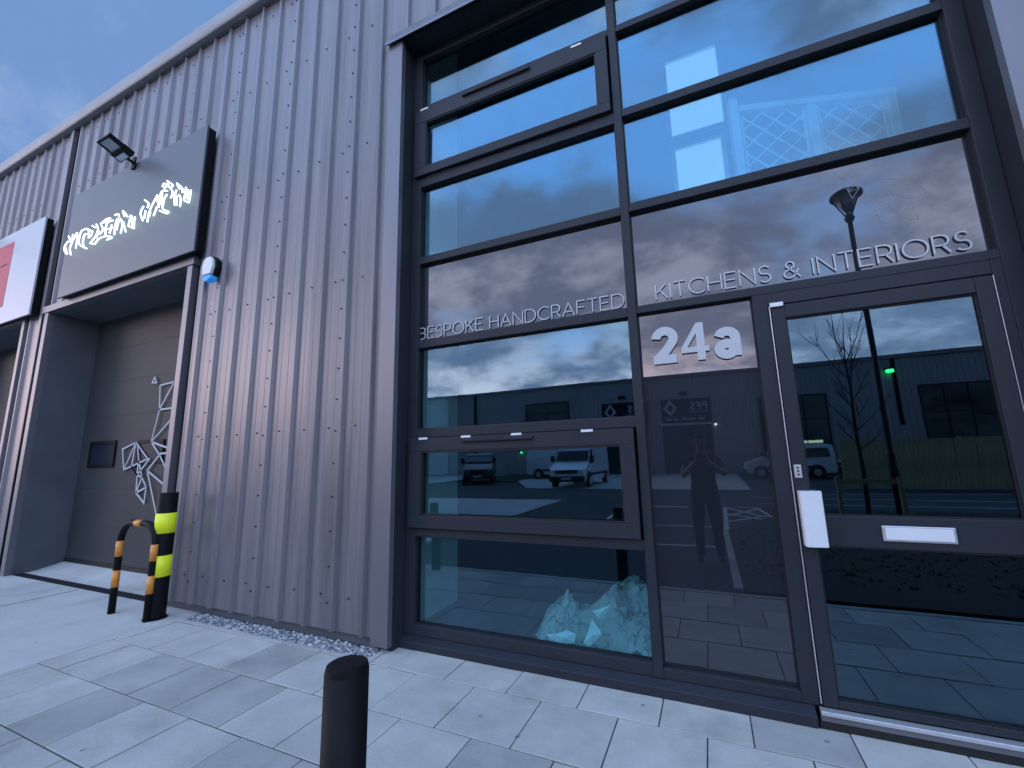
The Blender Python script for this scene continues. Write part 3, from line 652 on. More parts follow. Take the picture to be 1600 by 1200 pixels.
# ================================================================== SIGNS, LAMPS ON THE WALL
sg = tag(empty('fascia_sign', (0, 0, 0)), 'charcoal fascia sign with glowing white stylised letters over the loading door', 'sign')
box('sign_board', SIGNM, sg, -8.88, -5.465, 2.850, 2.875, 4.085, 5.815, bevel=.003); box('sign_box', BLK, sg, -8.84, -5.47, 2.8755, 2.962, 4.10, 5.80)
def sz(pts): return [at(90 + p[0] / 7.273, 270 + p[1] / 7.273, 1, 2.815) for p in pts]
GS = {
 'm1': [[(118, 780), (85, 830), (78, 880), (100, 925)], [(125, 720), (138, 750), (140, 785)], [(222, 680), (185, 745), (160, 800), (140, 860), (150, 932)], [(222, 690), (222, 760), (205, 860)], [(90, 850), (110, 922)], [(175, 700), (165, 790)]],
 'o1': [[(318, 640), (275, 660), (250, 720), (240, 790), (262, 828)], [(322, 690), (300, 720), (288, 790), (300, 845), (332, 860)], [(262, 828), (300, 848)]],
 'd1': [[(325, 632), (355, 665), (345, 715)], [(395, 655), (385, 705), (350, 738)], [(345, 640), (390, 665)]],
 'e1': [[(395, 600), (428, 622)], [(440, 585), (460, 640), (435, 715), (370, 800)], [(420, 812), (468, 752), (540, 722), (620, 732), (560, 762)], [(370, 800), (420, 812)], [(470, 660), (440, 740)]],
 'r1': [[(490, 582), (560, 525), (600, 515)], [(500, 600), (515, 645), (480, 700)], [(632, 540), (568, 565), (545, 640), (545, 712)], [(618, 590), (590, 690)], [(520, 655), (625, 622)], [(500, 572), (600, 540)]],
 'r2': [[(652, 482), (690, 468), (700, 510)], [(680, 520), (655, 600), (645, 705)], [(700, 530), (680, 600), (672, 650)]],
 'n1': [[(742, 432), (765, 455), (795, 500)], [(742, 440), (760, 495)], [(720, 525), (735, 600), (715, 690)], [(745, 555), (775, 672)], [(832, 480), (815, 560), (805, 605)], [(882, 500), (870, 560), (868, 632)], [(805, 605), (868, 632)], [(845, 490), (850, 600)]],
 'm2': [[(992, 310), (1035, 350), (1020, 400)], [(978, 380), (950, 430), (945, 480), (968, 545)], [(1000, 430), (985, 520)], [(1135, 250), (1100, 320), (1060, 400), (1035, 470), (1020, 560)], [(1130, 385), (1110, 440), (1090, 492)], [(1140, 260), (1135, 330)], [(1055, 440), (1040, 500)]],
 'o2': [[(1248, 205), (1195, 205), (1165, 260), (1145, 330), (1150, 390)], [(1245, 245), (1215, 290), (1200, 350), (1195, 410), (1262, 442)], [(1160, 430), (1240, 462), (1262, 442)], [(1190, 230), (1170, 360)]],
 'r3': [[(1190, 160), (1210, 122), (1235, 140)], [(1210, 170), (1238, 160)], [(1245, 92), (1310, 140), (1275, 172)], [(1288, 182), (1308, 225), (1285, 290)], [(1250, 120), (1275, 172)]],
 'n2': [[(1358, 120), (1415, 175), (1418, 225)], [(1358, 125), (1385, 185)], [(1352, 195), (1330, 270), (1332, 370)], [(1380, 250), (1400, 300), (1390, 385)], [(1350, 370), (1352, 260)], [(1460, 165), (1450, 240), (1435, 312)], [(1515, 195), (1505, 270), (1490, 340)], [(1435, 312), (1490, 340)], [(1480, 190), (1478, 300)]],
}
for k, sts in GS.items():
    b = MB()
    for st in sts:
        P = sz(st); P = [P[0]] + P + [P[-1]]; Q = []
        for i in range(1, len(P) - 2):
            for t in (0, .25, .5, .75):
                Q.append(.5 * ((2 * P[i]) + (P[i + 1] - P[i - 1]) * t + (2 * P[i - 1] - 5 * P[i] + 4 * P[i + 1] - P[i + 2]) * t * t + (3 * P[i] - P[i - 1] - 3 * P[i + 1] + P[i + 2]) * t ** 3))
        Q.append(P[-1]); b.tube(Q, .0105, 6)
    b.build('glowing_letter', GLOWL, sg, smooth=True)
def flood(loc, label, rz=0):
    f = tag(empty('floodlight', loc, rz), label, 'floodlight', 'floodlights over the loading doors')
    box('wall_bracket', BLK, f, -.05, .05, -.02, .0, -.10, .10); b = MB(); b.tube([(0, -.01, 0), (0, -.10, .03), (0, -.16, .06)], .022, 8); b.build('arm', BLK, f)
    M = Matrix.Translation((.03, -.15, .04)) @ Matrix.Rotation(R(-20), 4, 'X') @ Matrix.Diagonal((1, .82, 1, 1))
    b = MB(); b.box(-.17, .17, -.36, -.32, -.03, .04, M=M); b.box(-.17, .17, -.13, .06, -.05, .05, M=M); b.box(-.17, -.13, -.32, -.13, -.03, .04, M=M); b.box(.13, .17, -.32, -.13, -.03, .04, M=M); b.build('housing', BLK, f, bevel=.008)
    b = MB(); b.box(-.13, .13, -.32, -.13, -.02, -.005, M=M); b.build('lens', FLGL, f)
    b = MB(); b.box(-.12, .12, -.05, .04, -.062, -.051, M=M); b.build('sensor', LAMPL, f)
    return f
fl = flood((-7.14, 2.845, 5.81), 'black floodlight on an arm above the glowing sign'); fl.scale = (.9, .9, .9)
f2 = flood((-12.0, 2.845, 5.70), 'black floodlight above the red and white sign, cut by the picture edge'); f2.scale = (.9, .9, .9)
# neighbouring sign
ns = tag(empty('fascia_sign'), 'white sign board with a faded red panel at the left edge of the picture', 'sign')
box('sign_board', WHITEB, ns, -13.6, -9.80, 2.850, 2.875, 3.985, 5.715, bevel=.003); box('sign_box', BLK, ns, -13.58, -9.82, 2.8755, 2.962, 4.0, 5.70)
box('red_panel', REDB, ns, -13.3, -10.90, 2.8465, 2.8495, 4.30, 5.52)
b = MB(); ribbon(b, arc(-11.55, 4.78, .22, .27, -150, 150, 18), .09, 2.842, 2.8462); b.build('letter', WHITEB, ns)
b = MB()
for k in range(5): b.box(-11.32 + k * .06, -11.275 + k * .06, 2.843, 2.8462, 5.10, 5.125)
b.build('small_print', DOORM, ns)
# alarm sounder
al = tag(empty('alarm_box', (-5.185, 2.964, 3.80)), 'white shield shaped alarm box with a blue light on the corrugated wall', 'alarm box')
al.scale = (.9, .9, .9)
def shield(s, z=0): return [(-.11 * s, .02 * s + z), (-.085 * s, .11 * s + z), (-.03 * s, .145 * s + z), (.05 * s, .145 * s + z), (.10 * s, .09 * s + z), (.115 * s, .0 + z), (.08 * s, -.10 * s + z), (-.085 * s, -.10 * s + z)]
b = MB(); b.prism(shield(1.14, .01), 1, -.07, .0); b.build('back_box', BLK, al, bevel=.01)
b = MB(); b.prism(shield(1.0, .012), 1, -.115, -.071); b.build('front_cover', WHT, al, bevel=.012)
b = MB(); b.prism([(-.085, -.092), (.08, -.092), (.07, -.15), (.02, -.175), (-.04, -.175), (-.08, -.14)], 1, -.105, -.012); b.build('strobe_lens', BLUEP, al, bevel=.012)

# ================================================================== STREET FURNITURE IN FRONT
# striped guard bollard
gbm = tag(empty('bollard', (-5.245, 2.765, 0)), 'fat black bollard with two fluorescent yellow bands beside the loading door', 'bollard')
def cyl(name, mat, par, r, z0, z1, n=32, bev=0, smooth=True):
    b = MB(); b.tube([(0, 0, z0), (0, 0, z1)], r, n); o = b.build(name, mat, par, bevel=bev)
    for p in o.data.polygons: p.use_smooth = len(p.vertices) == 4
    return o
cyl('post', BLK, gbm, .088, 0, 1.235, bev=.004); cyl('yellow_band', YEL, gbm, .0905, .83, 1.03); cyl('yellow_band', YEL, gbm, .0905, .405, .61)
b = MB(); b.tube([(0, 0, .0), (0, 0, .008)], .105, 24); b.build('base_plate', BLK, gbm)
# hoop barrier
hb = tag(empty('hoop_barrier', (-5.545, 2.68, 0)), 'small black hoop barrier with orange bands in front of the striped bollard', 'barrier')
def hoop_pts(z0, n=10):
    w = .325; rr = .2; top = .925; P = [(-w, 0, z0)]
    for i in range(n + 1): a = R(180 - 90 * i / n); P.append((-w + rr + rr * math.cos(a), 0, top - rr + rr * math.sin(a)))
    for i in range(n + 1): a = R(90 - 90 * i / n); P.append((w - rr + rr * math.cos(a), 0, top - rr + rr * math.sin(a)))
    P.append((w, 0, z0)); return P
b = MB(); b.tube(hoop_pts(0), .033, 14); b.build('hoop', BLK, hb, smooth=True)
for s in (-1, 1):
    for z0, z1 in ((.26, .43), (.57, .73)):
        b = MB(); b.tube([(s * .325, 0, z0), (s * .325, 0, z1)], .0345, 14); b.build('orange_band', ORG, hb, smooth=True)
b = MB(); b.tube([(-.06, 0, .925), (.06, 0, .925)], .0345, 14); b.build('orange_band', ORG, hb, smooth=True)
# black round bollards along the paving edge; the nearest one stands in the picture, the other shows mirrored in the glass
def bollard(x, y, label):
    t = tag(empty('bollard', (x, y, 0)), label, 'bollard', 'plain black bollards along the paving edge')
    cyl('post', BLK, t, .063, -.02, .895, 40); b = MB(); b.tube([(0, 0, .895), (0, 0, .912), (0, 0, .9155)], [.063, .059, .053], 40); b.build('cap', BLK, t)
    cyl('collar', KERB, t, .10, -.02, .003, 24)
    return t
bollard(-1.035, 1.07, 'plain black round bollard standing closest to the camera on the paving')
bollard(-3.64, 1.05, 'plain black bollard mirrored at the left edge of the lower windows')

# ================================================================== YARD BEHIND THE CAMERA (seen in the glass)
YM = 2 * 3.218
def my(v): return YM - v       # mirrored depth -> real y
sheet('planting_bed', SOIL, [(.22, .82), (9, .82), (9, my(14.2)), (1.3, my(14.2)), (1.3, my(12.2)), (.22, my(9.8))], .03, th=.05)
b = MB(); b.box(.13, .22, my(9.8), .82, -.03, .05); tag(b.build('bed_kerb', KERB), kind='structure')
b = MB()
for _ in range(2600):
    x = random.uniform(.3, 8.5); y = random.uniform(my(13.8), .2); h = random.uniform(.01, .045); a = random.uniform(0, 6.28)
    if y < my(9.8) and x < 1.4: continue
    dx, dy = math.cos(a) * .02, math.sin(a) * .02
    b.quad((x - dx, y - dy, .03), (x + dx, y + dy, .03), (x + dy * 2, y + dx * 2, .03 + h))
GREEN = pmat('dark_ground_cover', (0.032, 0.038, 0.018), .9, spec=.1)
tag(b.build('ground_cover', GREEN, fix=False), 'sparse low dark weeds and tufts on the planting bed beside the parking bays', 'plants', kind='stuff')
b = MB()
def ln(p, q, w=.09):
    p = Vector((p[0], my(p[1]), 0)); q = Vector((q[0], my(q[1]), 0)); t = (q - p).normalized(); n = Vector((-t.y, t.x, 0)) * w / 2
    b.quad(*(tuple(Vector((v.x, v.y, -.006))) for v in (p - n, q - n, q + n, p + n)))
ln((-2.45, 8.2), (.1, 8.2)); ln((-2.45, 10.4), (.0, 10.4)); ln((-2.4, 10.4), (-2.55, 14.9)); ln((-2.5, 14.2), (-.7, 14.2), .2)
ln((.2, 9.9), (.3, 14.4)); ln((.3, 14.4), (1.1, 14.4)); ln((1.1, 14.4), (1.3, 12.0)); ln((.2, 12.2), (1.2, 14.2)); ln((1.15, 12.3), (.3, 14.2)); ln((.2, 11.2), (1.2, 12.6)); ln((1.2, 11.6), (.3, 12.8)); ln((.2, 10.0), (1.0, 10.3), .25)
ln((1.3, 15.6), (9, 15.6)); ln((1.3, 17.8), (9, 17.4)); ln((2.6, 19.4), (9, 20.2))
tag(b.build('road_marking', LINE, fix=False), kind='structure')
sheet('far_concrete_forecourt', CONC, [(-8.9, my(21.5)), (1.55, my(21.5)), (1.9, my(39.9)), (-16, my(39.9)), (-12.2, my(28))], -.006, th=.02)
sheet('far_concrete_forecourt', CONC, [(-60, my(24)), (-18, my(24)), (-18, my(39.9)), (-60, my(39.9))], -.006, th=.02)
sheet('grass_verge', GRASSM, [(-17.5, my(27)), (-12.5, my(27.5)), (-13.5, my(39)), (-17.5, my(39))], .03, th=.05)

# opposite building
OY = my(40.0)
OB = tag(empty('industrial_building', (0, 0, 0)), 'long grey corrugated unit across the yard, seen mirrored in the glass', 'building')
b = MB(); P = []; x = -70.0
while x < 45:
    P += [(x, OY), (x + .24, OY), (x + .26, OY + .05), (x + .31, OY + .05)]; x += .333
def opp_z(x0, x1, z0, z1):
    for p, q in zip(P[:-1], P[1:]):
        if p[0] >= x0 - .01 and q[0] <= x1 + .01: b.quad((p[0], p[1], z0), (q[0], q[1], z0), (q[0], q[1], z1), (p[0], p[1], z1))
opp_z(-70, 45, 0, 8.32)
b.build('corrugated_wall', OPP, OB, fix=False)
box('wall', OPP, OB, -70, 45, OY - 14, OY - .05, 0, 8.25); box('roof_gutter', TRIM, OB, -70, 45, OY - .2, OY + .2, 8.25, 8.55)
for x in (-22.2, -46, 13.0): box('rainwater_pipe', BLK, OB, x - .09, x + .09, OY + .055, OY + .2, 0 if x < 0 else 3.3, 8.25)
box('pale_wall_panel', OPPT, OB, -30.5, -25.6, OY + .055, OY + .09, .1, 8.2)
def oppwin(x0, x1, z0, z1, nx=2, nz=2, lit=None):
    b = MB(); t = .08
    b.box(x0 - t, x1 + t, OY + .055, OY + .16, z0 - t, z0); b.box(x0 - t, x1 + t, OY + .055, OY + .16, z1, z1 + t); b.box(x0 - t, x0, OY + .055, OY + .16, z0, z1); b.box(x1, x1 + t, OY + .055, OY + .16, z0, z1)
    for i in range(1, nx): xm = x0 + (x1 - x0) * i / nx; b.box(xm - .03, xm + .03, OY + .055, OY + .14, z0, z1)
    for i in range(1, nz): zm = z0 + (z1 - z0) * i / nz; b.box(x0, x1, OY + .055, OY + .135, zm - .03, zm + .03)
    f = b.build('window', FRAME, OB); box('pane', OPPG, f, x0, x1, OY + .056, OY + .075, z0, z1)
    if lit: box('lit_strip', WARML, f, lit[0], lit[1], OY + .08, OY + .11, lit[2], lit[3])
oppwin(-16.3, -11.95, 4.95, 6.85); oppwin(4.15, 8.6, .3, 5.95, 3, 3, (5.0, 8.1, 2.15, 2.42)); oppwin(14.3, 18.1, .3, 6.05, 3, 3); oppwin(-40, -36, 4.95, 6.85)
for x0, x1 in ((-3.5, .45), (-8.7, -4.85), (-35, -31), (24, 28)):
    d = MB(); d.box(x0, x1, OY + .055, OY + .10, 0, 4.1)
    for i in range(1, 6): d.box(x0, x1, OY + .10, OY + .105, 4.1 * i / 6 - .02, 4.1 * i / 6 + .02, mi=1)
    dd = d.build('loading_door', [DOORM, GASK], OB); box('door_trim', OPPT, dd, x0 - .1, x1 + .1, OY + .055, OY + .16, 4.1, 4.25)
for x, l in ((-3.45, 'dark trade sign with PFS lettering and diamond badge, seen whole in the 24a panel'), (-8.65, 'dark trade sign with PFS lettering cut off by the mullion beside it')):
    s = tag(empty('shop_sign', (x, OY + .17, 4.33)), l, 'sign', 'PFS signs on the unit across the yard')
    box('sign_board', NAVY, s, 0, 4.0, 0, .06, 0, 2.0)
    # the sign faces the yard (+y), so its lettering runs the other way round
    text_obj('letter', 'PFS', .95, 3.72 - 1.5 - .05 + .0, .075, 1.02, WHITEB, s, .01, .012, R(180), 'LEFT', 1.0) if False else None
    for i, ch in enumerate('PFS'): text_obj('letter', ch, .92, 3.78 - i * .50, .07, 1.06, WHITEB, s, .01, .016, R(180), 'LEFT', .95)
    box('underline', WHITEB, s, 2.15, 3.75, .061, .075, .84, .90)
    q = MB(); ribbon(q, [(.75, .72), (.32, 1.22), (.75, 1.78), (1.18, 1.22), (.75, .72)], .2, .061, .085); q.build('diamond_badge', WHITEB, s)
    q = MB(); ribbon(q, [(.15, .52), (3.9, .52)], .03, .061, .07); q.build('divider_line', WHITEB, s)
    for i, w in enumerate((.5, .35, .6, .45, .5)): box('small_print', NUM, s, .3 + i * .66, .3 + i * .66 + w, .061, .07, .20, .36)
    fl_ = MB(); fl_.box(1.6, 2.2, -.05, .35, 2.35, 2.6); fl_.build('lamp_head', BLK, s)
gl = tag(empty('indicator_lamp', (12.75, OY + .25, 7.3)), 'small green light high on the far unit beside a rainwater pipe', 'lamp')
b = MB(); b.tube([(0, 0, -.1), (0, 0, .12)], .24, 12); b.build('lens', GREENL, gl); box('housing', BLK, gl, -.3, .3, -.2, .05, .12, .25)
gl = tag(empty('indicator_lamp', (-16.9, OY + .25, 2.15)), 'small green light low on the far unit, mirrored above the white vans', 'lamp')
b = MB(); b.tube([(0, 0, -.1), (0, 0, .08)], .10, 12); b.build('lens', GREENL, gl); box('housing', BLK, gl, -.15, .15, -.2, .05, .08, .15)
q = at(1118, 663, 1, 40.0); gl = tag(empty('wall_lamp', (q.x, OY + .2, q.z)), 'small bright white wall light to the right of the PFS door', 'lamp')
b = MB(); b.tube([(0, 0, -.07), (0, 0, .09)], .10, 12); b.build('lens', WHITEL, gl); box('housing', BLK, gl, -.14, .14, -.15, .03, .09, .14)

# vans
def van(name, label, L_, Wd, Hh, paint, loc, rz, nose=1.0, hood=.95, side_win=False, group='parked vans', ws=None):
    ws = ws or Hh - .12; lean = max(0, .55 * (Hh - .12 - ws))
    t = tag(empty(name, loc, rz), label, 'van', group)
    # side profile, x forward, z up
    fx = L_ / 2
    prof = [(-fx, .42), (-fx + .02, Hh * .6), (-fx + .10, Hh - .06), (-fx + .3, Hh), (fx - nose - .95 - lean, Hh), (fx - nose - .78 - lean * .6, Hh - .08), (fx - nose - .62, ws), (fx - nose + .02, 1.30 * hood + .05), (fx - .35, 1.08 * hood), (fx - .08, .95 * hood), (fx, .70), (fx, .36), (fx - .05, .30), (-fx + .05, .30)]
    def hw(z): return Wd / 2 * (1 - .13 * max(0, (z - 1.0)) / max(.6, Hh - 1.0)) * (1 if z > .5 else .97)
    b = MB(); n = len(prof)
    for sgn in (-1, 1):
        for x, z in prof:
            k = 1 - .10 * max(0, (x - (fx - .5)) / .5) ** 2
            b.v.append((x, sgn * hw(z) * k, z))
    b.f.append(tuple(range(n))); b.f.append(tuple(reversed(range(n, 2 * n))))
    for k in range(n): b.f.append((k, (k + 1) % n, n + (k + 1) % n, n + k))
    b.mi = [0] * len(b.f); o = b.build('body', paint, t, tri=True, bevel=.04)
    for p in o.data.polygons: p.use_smooth = False
    a, c = Vector((fx - nose - .60, ws - .05)), Vector((fx - nose + .0, 1.30 * hood + .12)); nrm = Vector((c.y - a.y, -(c.x - a.x))).normalized(); nrm = nrm if nrm.x > 0 else -nrm
    q = MB(); A = a + nrm * .012; Cc = c + nrm * .012
    q.quad((A.x, -hw(A.y) * .90, A.y), (A.x, hw(A.y) * .90, A.y), (Cc.x, hw(Cc.y) * .92, Cc.y), (Cc.x, -hw(Cc.y) * .92, Cc.y)); q.build('windscreen', VGL, t, fix=False)
    for sgn in (-1, 1):
        q = MB(); zt = min(Hh - .22, 1.95); zb = 1.22 * hood + .06; x1 = fx - nose + .0 - .06; y0 = lambda z: sgn * (hw(z) + .012)
        xt = x1 - .62 * (zt - zb) / max(.5, (Hh - .16 - 1.3)) - .05
        q.quad((x1 - .75, y0(zb), zb), (x1, y0(zb), zb), (max(xt, x1 - .6), y0(zt), zt), (x1 - .75, y0(zt), zt)); q.build('side_window', VGL, t, fix=False)
        if side_win:
            q = MB(); q.quad((-fx + .25, y0(zb), zb), (x1 - .85, y0(zb), zb), (x1 - .85, y0(zt), zt), (-fx + .35, y0(zt), zt)); q.build('side_window', VGL, t, fix=False)
        box('side_trim', PLB, t, -fx + .9, fx - 1.3, sgn * (Wd / 2 + .004) - .012, sgn * (Wd / 2 + .004) + .012, .58, .70)
        q = MB(); q.box(x1 - .12, x1 + .0, sgn * (hw(1.4)) - .0 if sgn > 0 else -hw(1.4) - .24, sgn * hw(1.4) + .24 if sgn > 0 else -hw(1.4), 1.30, 1.62); q.build('mirror', PLB, t, bevel=.03)
        for xw in (fx - .95, -fx + 1.0):
            w = MB(); w.tube([(xw, sgn * (Wd / 2 - .21), .34), (xw, sgn * (Wd / 2 + .015), .34)], .34, 24); wo = w.build('wheel', RUB, t, bevel=.02)
            w = MB(); w.tube([(xw, sgn * (Wd / 2 + .016), .34), (xw, sgn * (Wd / 2 + .03), .34)], .21, 16); w.build('rim', ALU, wo)
            w = MB(); w.tube([(xw, sgn * (Wd / 2 - .1), .36), (xw, sgn * (Wd / 2 + .008), .36)], .42, 24); w.build('wheel_arch', PLB, t)
        q = MB(); q.quad((fx - .30, sgn * Wd * .50 * .95, .80 * hood), (fx - .02, sgn * Wd * .36, .74 * hood), (fx - .09, sgn * Wd * .34, .93 * hood), (fx - .33, sgn * Wd * .485 * .97, 1.03 * hood))
        q.v = [(x + .035, y * 1.015, z) for x, y, z in q.v]; q.build('headlight', LAMPL, t, fix=False)
        box('tail_light', REDB, t, -fx - .015, -fx + .02, sgn * Wd * .46 - .06, sgn * Wd * .46 + .06, .8, 1.25)
    q = MB(); q.box(fx - .03, fx + .03, -Wd * .30, Wd * .30, .72, .90); q.build('grille', PLB, t, bevel=.03)
    q = MB(); q.box(fx - .12, fx + .07, -Wd * .47, Wd * .47, .30, .58); q.build('bumper', PLB, t, bevel=.05)
    box('number_plate', WHT, t, fx + .071, fx + .08, -.26, .26, .42, .53)
    return t
van('parked_van', 'tall white panel van facing the glass, mirrored in the lower opening window', 5.9, 1.99, 2.62, VANW, (-6.72, my(21.7) - 2.95, 0), R(90), ws=2.0)
van('parked_van', 'white van seen from the side behind the tall panel van', 5.0, 1.95, 2.15, VANW, (-10.45, my(32.3), 0), R(0))
van('parked_van', 'dark van with a roof rack mirrored at the left of the opening window', 4.9, 1.95, 1.95, VAND, (-13.2 - 2.45 * math.cos(R(66)), my(24.0) - 2.45 * math.sin(R(66)), 0), R(66))
van('parked_van', 'low white van with long side windows, mirrored beside the door handle', 4.9, 1.95, 1.98, VANW, (4.42, my(32.2), 0), R(180), nose=1.15, side_win=True)
van('parked_van', 'white van half hidden by the timber fence', 4.9, 1.95, 1.98, VANW, (9.6, my(32.4), 0), R(180), nose=1.15)

# timber fence
fn = tag(empty('timber_fence', (5.1, my(22.5), 0)), 'greenish close boarded timber fence mirrored behind the sapling and lamp post', 'fence')
bm_ = MB(); bm_.box(0, .15, -.012, .012, .05, 1.95); me0 = None
for i in range(100):
    if me0 is None: o = bm_.build('fence_board', WOOD, fn); me0 = o.data
    else: o = bpy.data.objects.new('fence_board', me0); COL.objects.link(o); o.parent = fn
    o.location = (i * .158, random.choice((0, .01)), random.uniform(-.012, .012)); o.rotation_euler = (0, random.uniform(-.006, .006), 0)
for i in range(9): box('fence_post', WOOD, fn, i * 1.9, i * 1.9 + .1, -.14, -.04, 0, 2.0)
for z in (.4, 1.1, 1.75): box('fence_rail', WOOD, fn, 0, 15.8, -.06, -.02, z, z + .08)

# lamp post
lpst = tag(empty('lamp_post', (3.72, my(12.4), 0)), 'dark post top street lamp mirrored through the door and the lettered panel', 'street lamp')
b = MB(); b.tube([(0, 0, 0), (0, 0, 1.4), (0, 0, 1.45), (0, 0, 7.1)], [.085, .085, .062, .052], 16); b.build('pole', POLE, lpst, smooth=True)
b = MB(); b.tube([(0, 0, 7.12), (0, 0, 7.2), (0, 0, 7.30)], [.08, .11, .07], 16); b.build('neck', POLE, lpst)
for i in range(4):
    a = R(45 + 90 * i); q = MB(); q.tube([(.06 * math.cos(a), .06 * math.sin(a), 7.25), (.31 * math.cos(a), .31 * math.sin(a), 7.78)], .017, 8); q.build('strut', POLE, lpst)
b = MB(); b.tube([(0, 0, 7.36), (0, 0, 7.77)], [.06, .28], 20); b.build('bowl', FLGL, lpst, smooth=True)
b = MB(); b.tube([(0, 0, 7.77), (0, 0, 7.84), (0, 0, 7.92), (0, 0, 7.97)], [.34, .34, .22, .08], 24); b.build('canopy', POLE, lpst)

# young bare tree and its stake frame
def tree(loc, H, label):
    t = tag(empty('young_tree', loc), label, 'tree')
    b = MB(); random.seed(11)
    tr = [(0, 0, 0), (.02, .01, 1.0), (-.01, .03, 2.0), (.03, 0, 3.0), (.0, -.02, 3.6)]
    b.tube(tr, [.05, .043, .036, .027, .018], 8); b.build('trunk', BARK, t, smooth=True)
    c = MB()
    def br(p, d, l, r, lev):
        pts = [p]; q = Vector(p); dd = Vector(d)
        for i in range(4):
            dd = (dd + Vector((random.uniform(-.16, .16), random.uniform(-.16, .16), .14))).normalized(); q = q + dd * l / 4; pts.append(tuple(q))
        c.tube(pts, [r, r * .8, r * .6, r * .42, r * .25], 5)
        if lev < 2:
            for i in range(3 if lev == 0 else 2):
                k = random.choice((1, 2, 3)); a = random.uniform(0, 6.28); br(pts[k], (dd + Vector((math.cos(a), math.sin(a), .2)) * .75).normalized(), l * .5, r * .5, lev + 1)
    for i in range(17):
        z = 1.5 + i * .14; a = i * 2.4; up = .55 + (z - 1.5) * .35
        br((0.01, 0, min(z, 3.55)), Vector((math.cos(a), math.sin(a), up)).normalized(), .75 + .25 * random.random() + (0.5 if z > 3 else 0), .014, 0)
    br((0, 0, 3.55), (0, 0, 1), 1.2, .016, 0)
    c.build('crown', BARK, t, fix=False)
tree((3.15, my(12.4), .03), 4.9, 'bare young tree with upright twigs mirrored in the entrance door')
st = tag(empty('tree_stake_frame', (3.15, my(12.1), .0)), 'low timber stake frame round the young tree', 'tree stakes')
for x in (-.55, .55): box('stake', WOOD, st, x - .04, x + .04, -.04, .04, 0, .95)
box('cross_rail', WOOD, st, -.6, .6, -.07, -.042, .80, .90)

# ================================================================== PHOTOGRAPHER
def skin_obj(name, verts, edges, rad, mats, parent, sub=2, root=0):
    me = bpy.data.meshes.new(name); me.from_pydata(verts, edges, []); o = bpy.data.objects.new(name, me); COL.objects.link(o)
    sm = o.modifiers.new('s', 'SKIN'); sm.use_smooth_shade = True
    for i, r_ in enumerate(rad):
        me.skin_vertices[0].data[i].radius = (r_, r_) if not isinstance(r_, tuple) else r_
        me.skin_vertices[0].data[i].use_root = (i == root)
    ss = o.modifiers.new('u', 'SUBSURF'); ss.levels = sub; ss.render_levels = sub
    dg = bpy.context.evaluated_depsgraph_get(); me2 = bpy.data.meshes.new_from_object(o.evaluated_get(dg)); bpy.data.objects.remove(o)
    me2.materials.clear()
    for q in mats: me2.materials.append(q)
    for p in me2.polygons: p.use_smooth = True
    o = bpy.data.objects.new(name, me2); COL.objects.link(o); o.parent = parent; return o
PE = tag(empty('person', (-.10, -.56, 0)), 'man in dark t-shirt and shorts holding up a phone, mirrored in the glass', 'person')
V = [(0, 0, .98), (0, .0, 1.12), (0, .01, 1.28), (0, -.01, 1.43), (0, 0, 1.52), (0, .03, 1.59),                 # 0-5 spine, neck
     (0, .035, 1.68), (0, .03, 1.775),                                                                        # 6-7 head
     (-.20, -.01, 1.43), (-.27, .10, 1.20), (-.085, .33, 1.40), (-.05, .385, 1.445),                            # 8-11 left arm
     (.20, -.01, 1.43), (.30, .09, 1.22), (.09, .33, 1.40), (.055, .385, 1.445),                                 # 12-15 right arm
     (-.10, 0, .90), (-.115, .03, .50), (-.12, -.02, .09), (-.14, .13, .035),                                    # 16-19
     (.10, 0, .90), (.125, .03, .50), (.14, -.02, .09), (.165, .13, .035)]
Ed = [(0, 1), (1, 2), (2, 3), (3, 4), (4, 5), (5, 6), (6, 7), (3, 8), (8, 9), (9, 10), (10, 11), (3, 12), (12, 13), (13, 14), (14, 15), (0, 16), (16, 17), (17, 18), (18, 19), (0, 20), (20, 21), (21, 22), (22, 23)]
Rd = [(.175, .135), (.175, .135), (.185, .14), (.165, .115), .065, .058, (.078, .095), (.072, .085), .062, .046, .032, .03, .062, .046, .032, .03, .115, .078, .058, .042, .115, .078, .058, .042]
body = skin_obj('body', V, Ed, Rd, [SKIN, SHIRT, SHORT, SHOE], PE)
for p in body.data.polygons:
    c = p.center
    mi = 0
    if c.z < .10: mi = 3
    elif c.z < 1.02: mi = 2
    elif c.z < 1.525 and (abs(c.x) < .17 and c.y < .17 or c.y < .075): mi = 1
    p.material_index = mi
b = MB(); n = 12
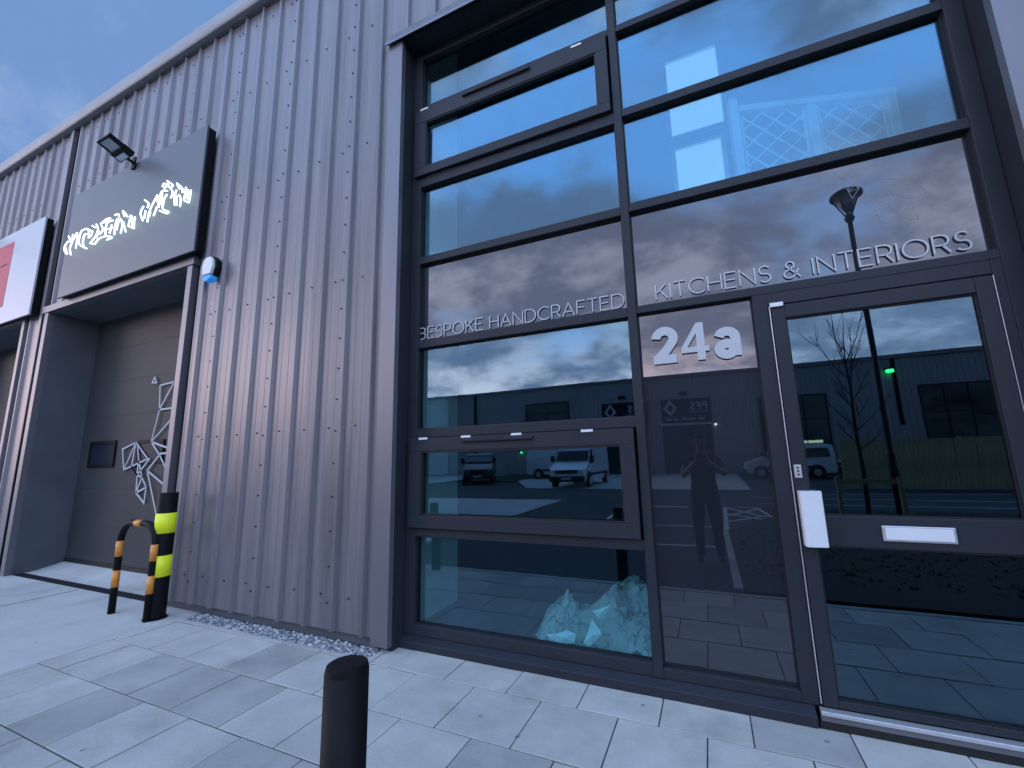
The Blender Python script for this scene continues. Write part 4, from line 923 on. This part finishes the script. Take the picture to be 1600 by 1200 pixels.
for i in range(5):
    for j in range(16):
        a = R(90 - 22 * i); w = 2 * math.pi * j / 16; b.v.append((.083 * math.cos(a) * math.cos(w), .02 + .102 * math.cos(a) * math.sin(w) - .012, 1.742 + .108 * math.sin(a)))
for i in range(4):
    for j in range(16): b.f.append((i * 16 + j, i * 16 + (j + 1) % 16, i * 16 + 16 + (j + 1) % 16, i * 16 + 16 + j)); b.mi.append(0)
b.build('hair', HAIRM, PE, smooth=True)
b = MB(); b.tube([(0, .118, 1.70), (0, .138, 1.665), (0, .122, 1.655)], [.010, .016, .010], 8); b.build('nose', SKIN, PE, smooth=True)
for s in (-1, 1):
    b = MB(); b.tube([(s * .082, .03, 1.65), (s * .092, .025, 1.68), (s * .085, .03, 1.71)], [.010, .016, .010], 8); b.build('ear', SKIN, PE, smooth=True)
    b = MB(); b.tube([(s * .034, .112, 1.702), (s * .034, .122, 1.702)], [.013, .008], 8); b.build('eye', HAIRM, PE, smooth=True)
b = MB(); b.tube([(-.025, .121, 1.628), (0, .126, 1.626), (.025, .121, 1.628)], .006, 6); b.build('mouth', REDB, PE)
for s in (-1, 1):
    hx = -.05 if s < 0 else .055
    HV = [(hx, .385, 1.445), (hx + s * .012, .44, 1.47)]; HE = [(0, 1)]; HR = [.028, .034]
    for k in range(4):
        z = 1.445 + k * .020; l = (.9, 1.0, .97, .85)[k]; i = len(HV)
        HV += [(hx + s * .020, .465, z + .01), (hx + s * .030, .492, z + .012), (hx + s * .005 * l, .514, z + .014)]; HE += [(1, i), (i, i + 1), (i + 1, i + 2)]; HR += [.0095, .009, .0078]
    i = len(HV); HV += [(hx - s * .005, .455, 1.44), (hx - s * .015, .478, 1.45)]; HE += [(1, i), (i, i + 1)]; HR += [.011, .009]
    skin_obj('hand', HV, HE, HR, [SKIN], PE, sub=1)
# the phone is held just behind the viewpoint, lens side towards the glass
ph = tag(empty('phone', (-.095, -.065, 1.485)), 'black phone held up in both hands by the photographer', 'phone')
box('phone_body', PHONEM, ph, -.075, .075, -.005, .004, -.037, .037, bevel=.003); box('camera_bump', GASK, ph, .035, .068, .004, .007, .0, .033, bevel=.002)

print('objects', len(bpy.data.objects), 'slabs', cnt)
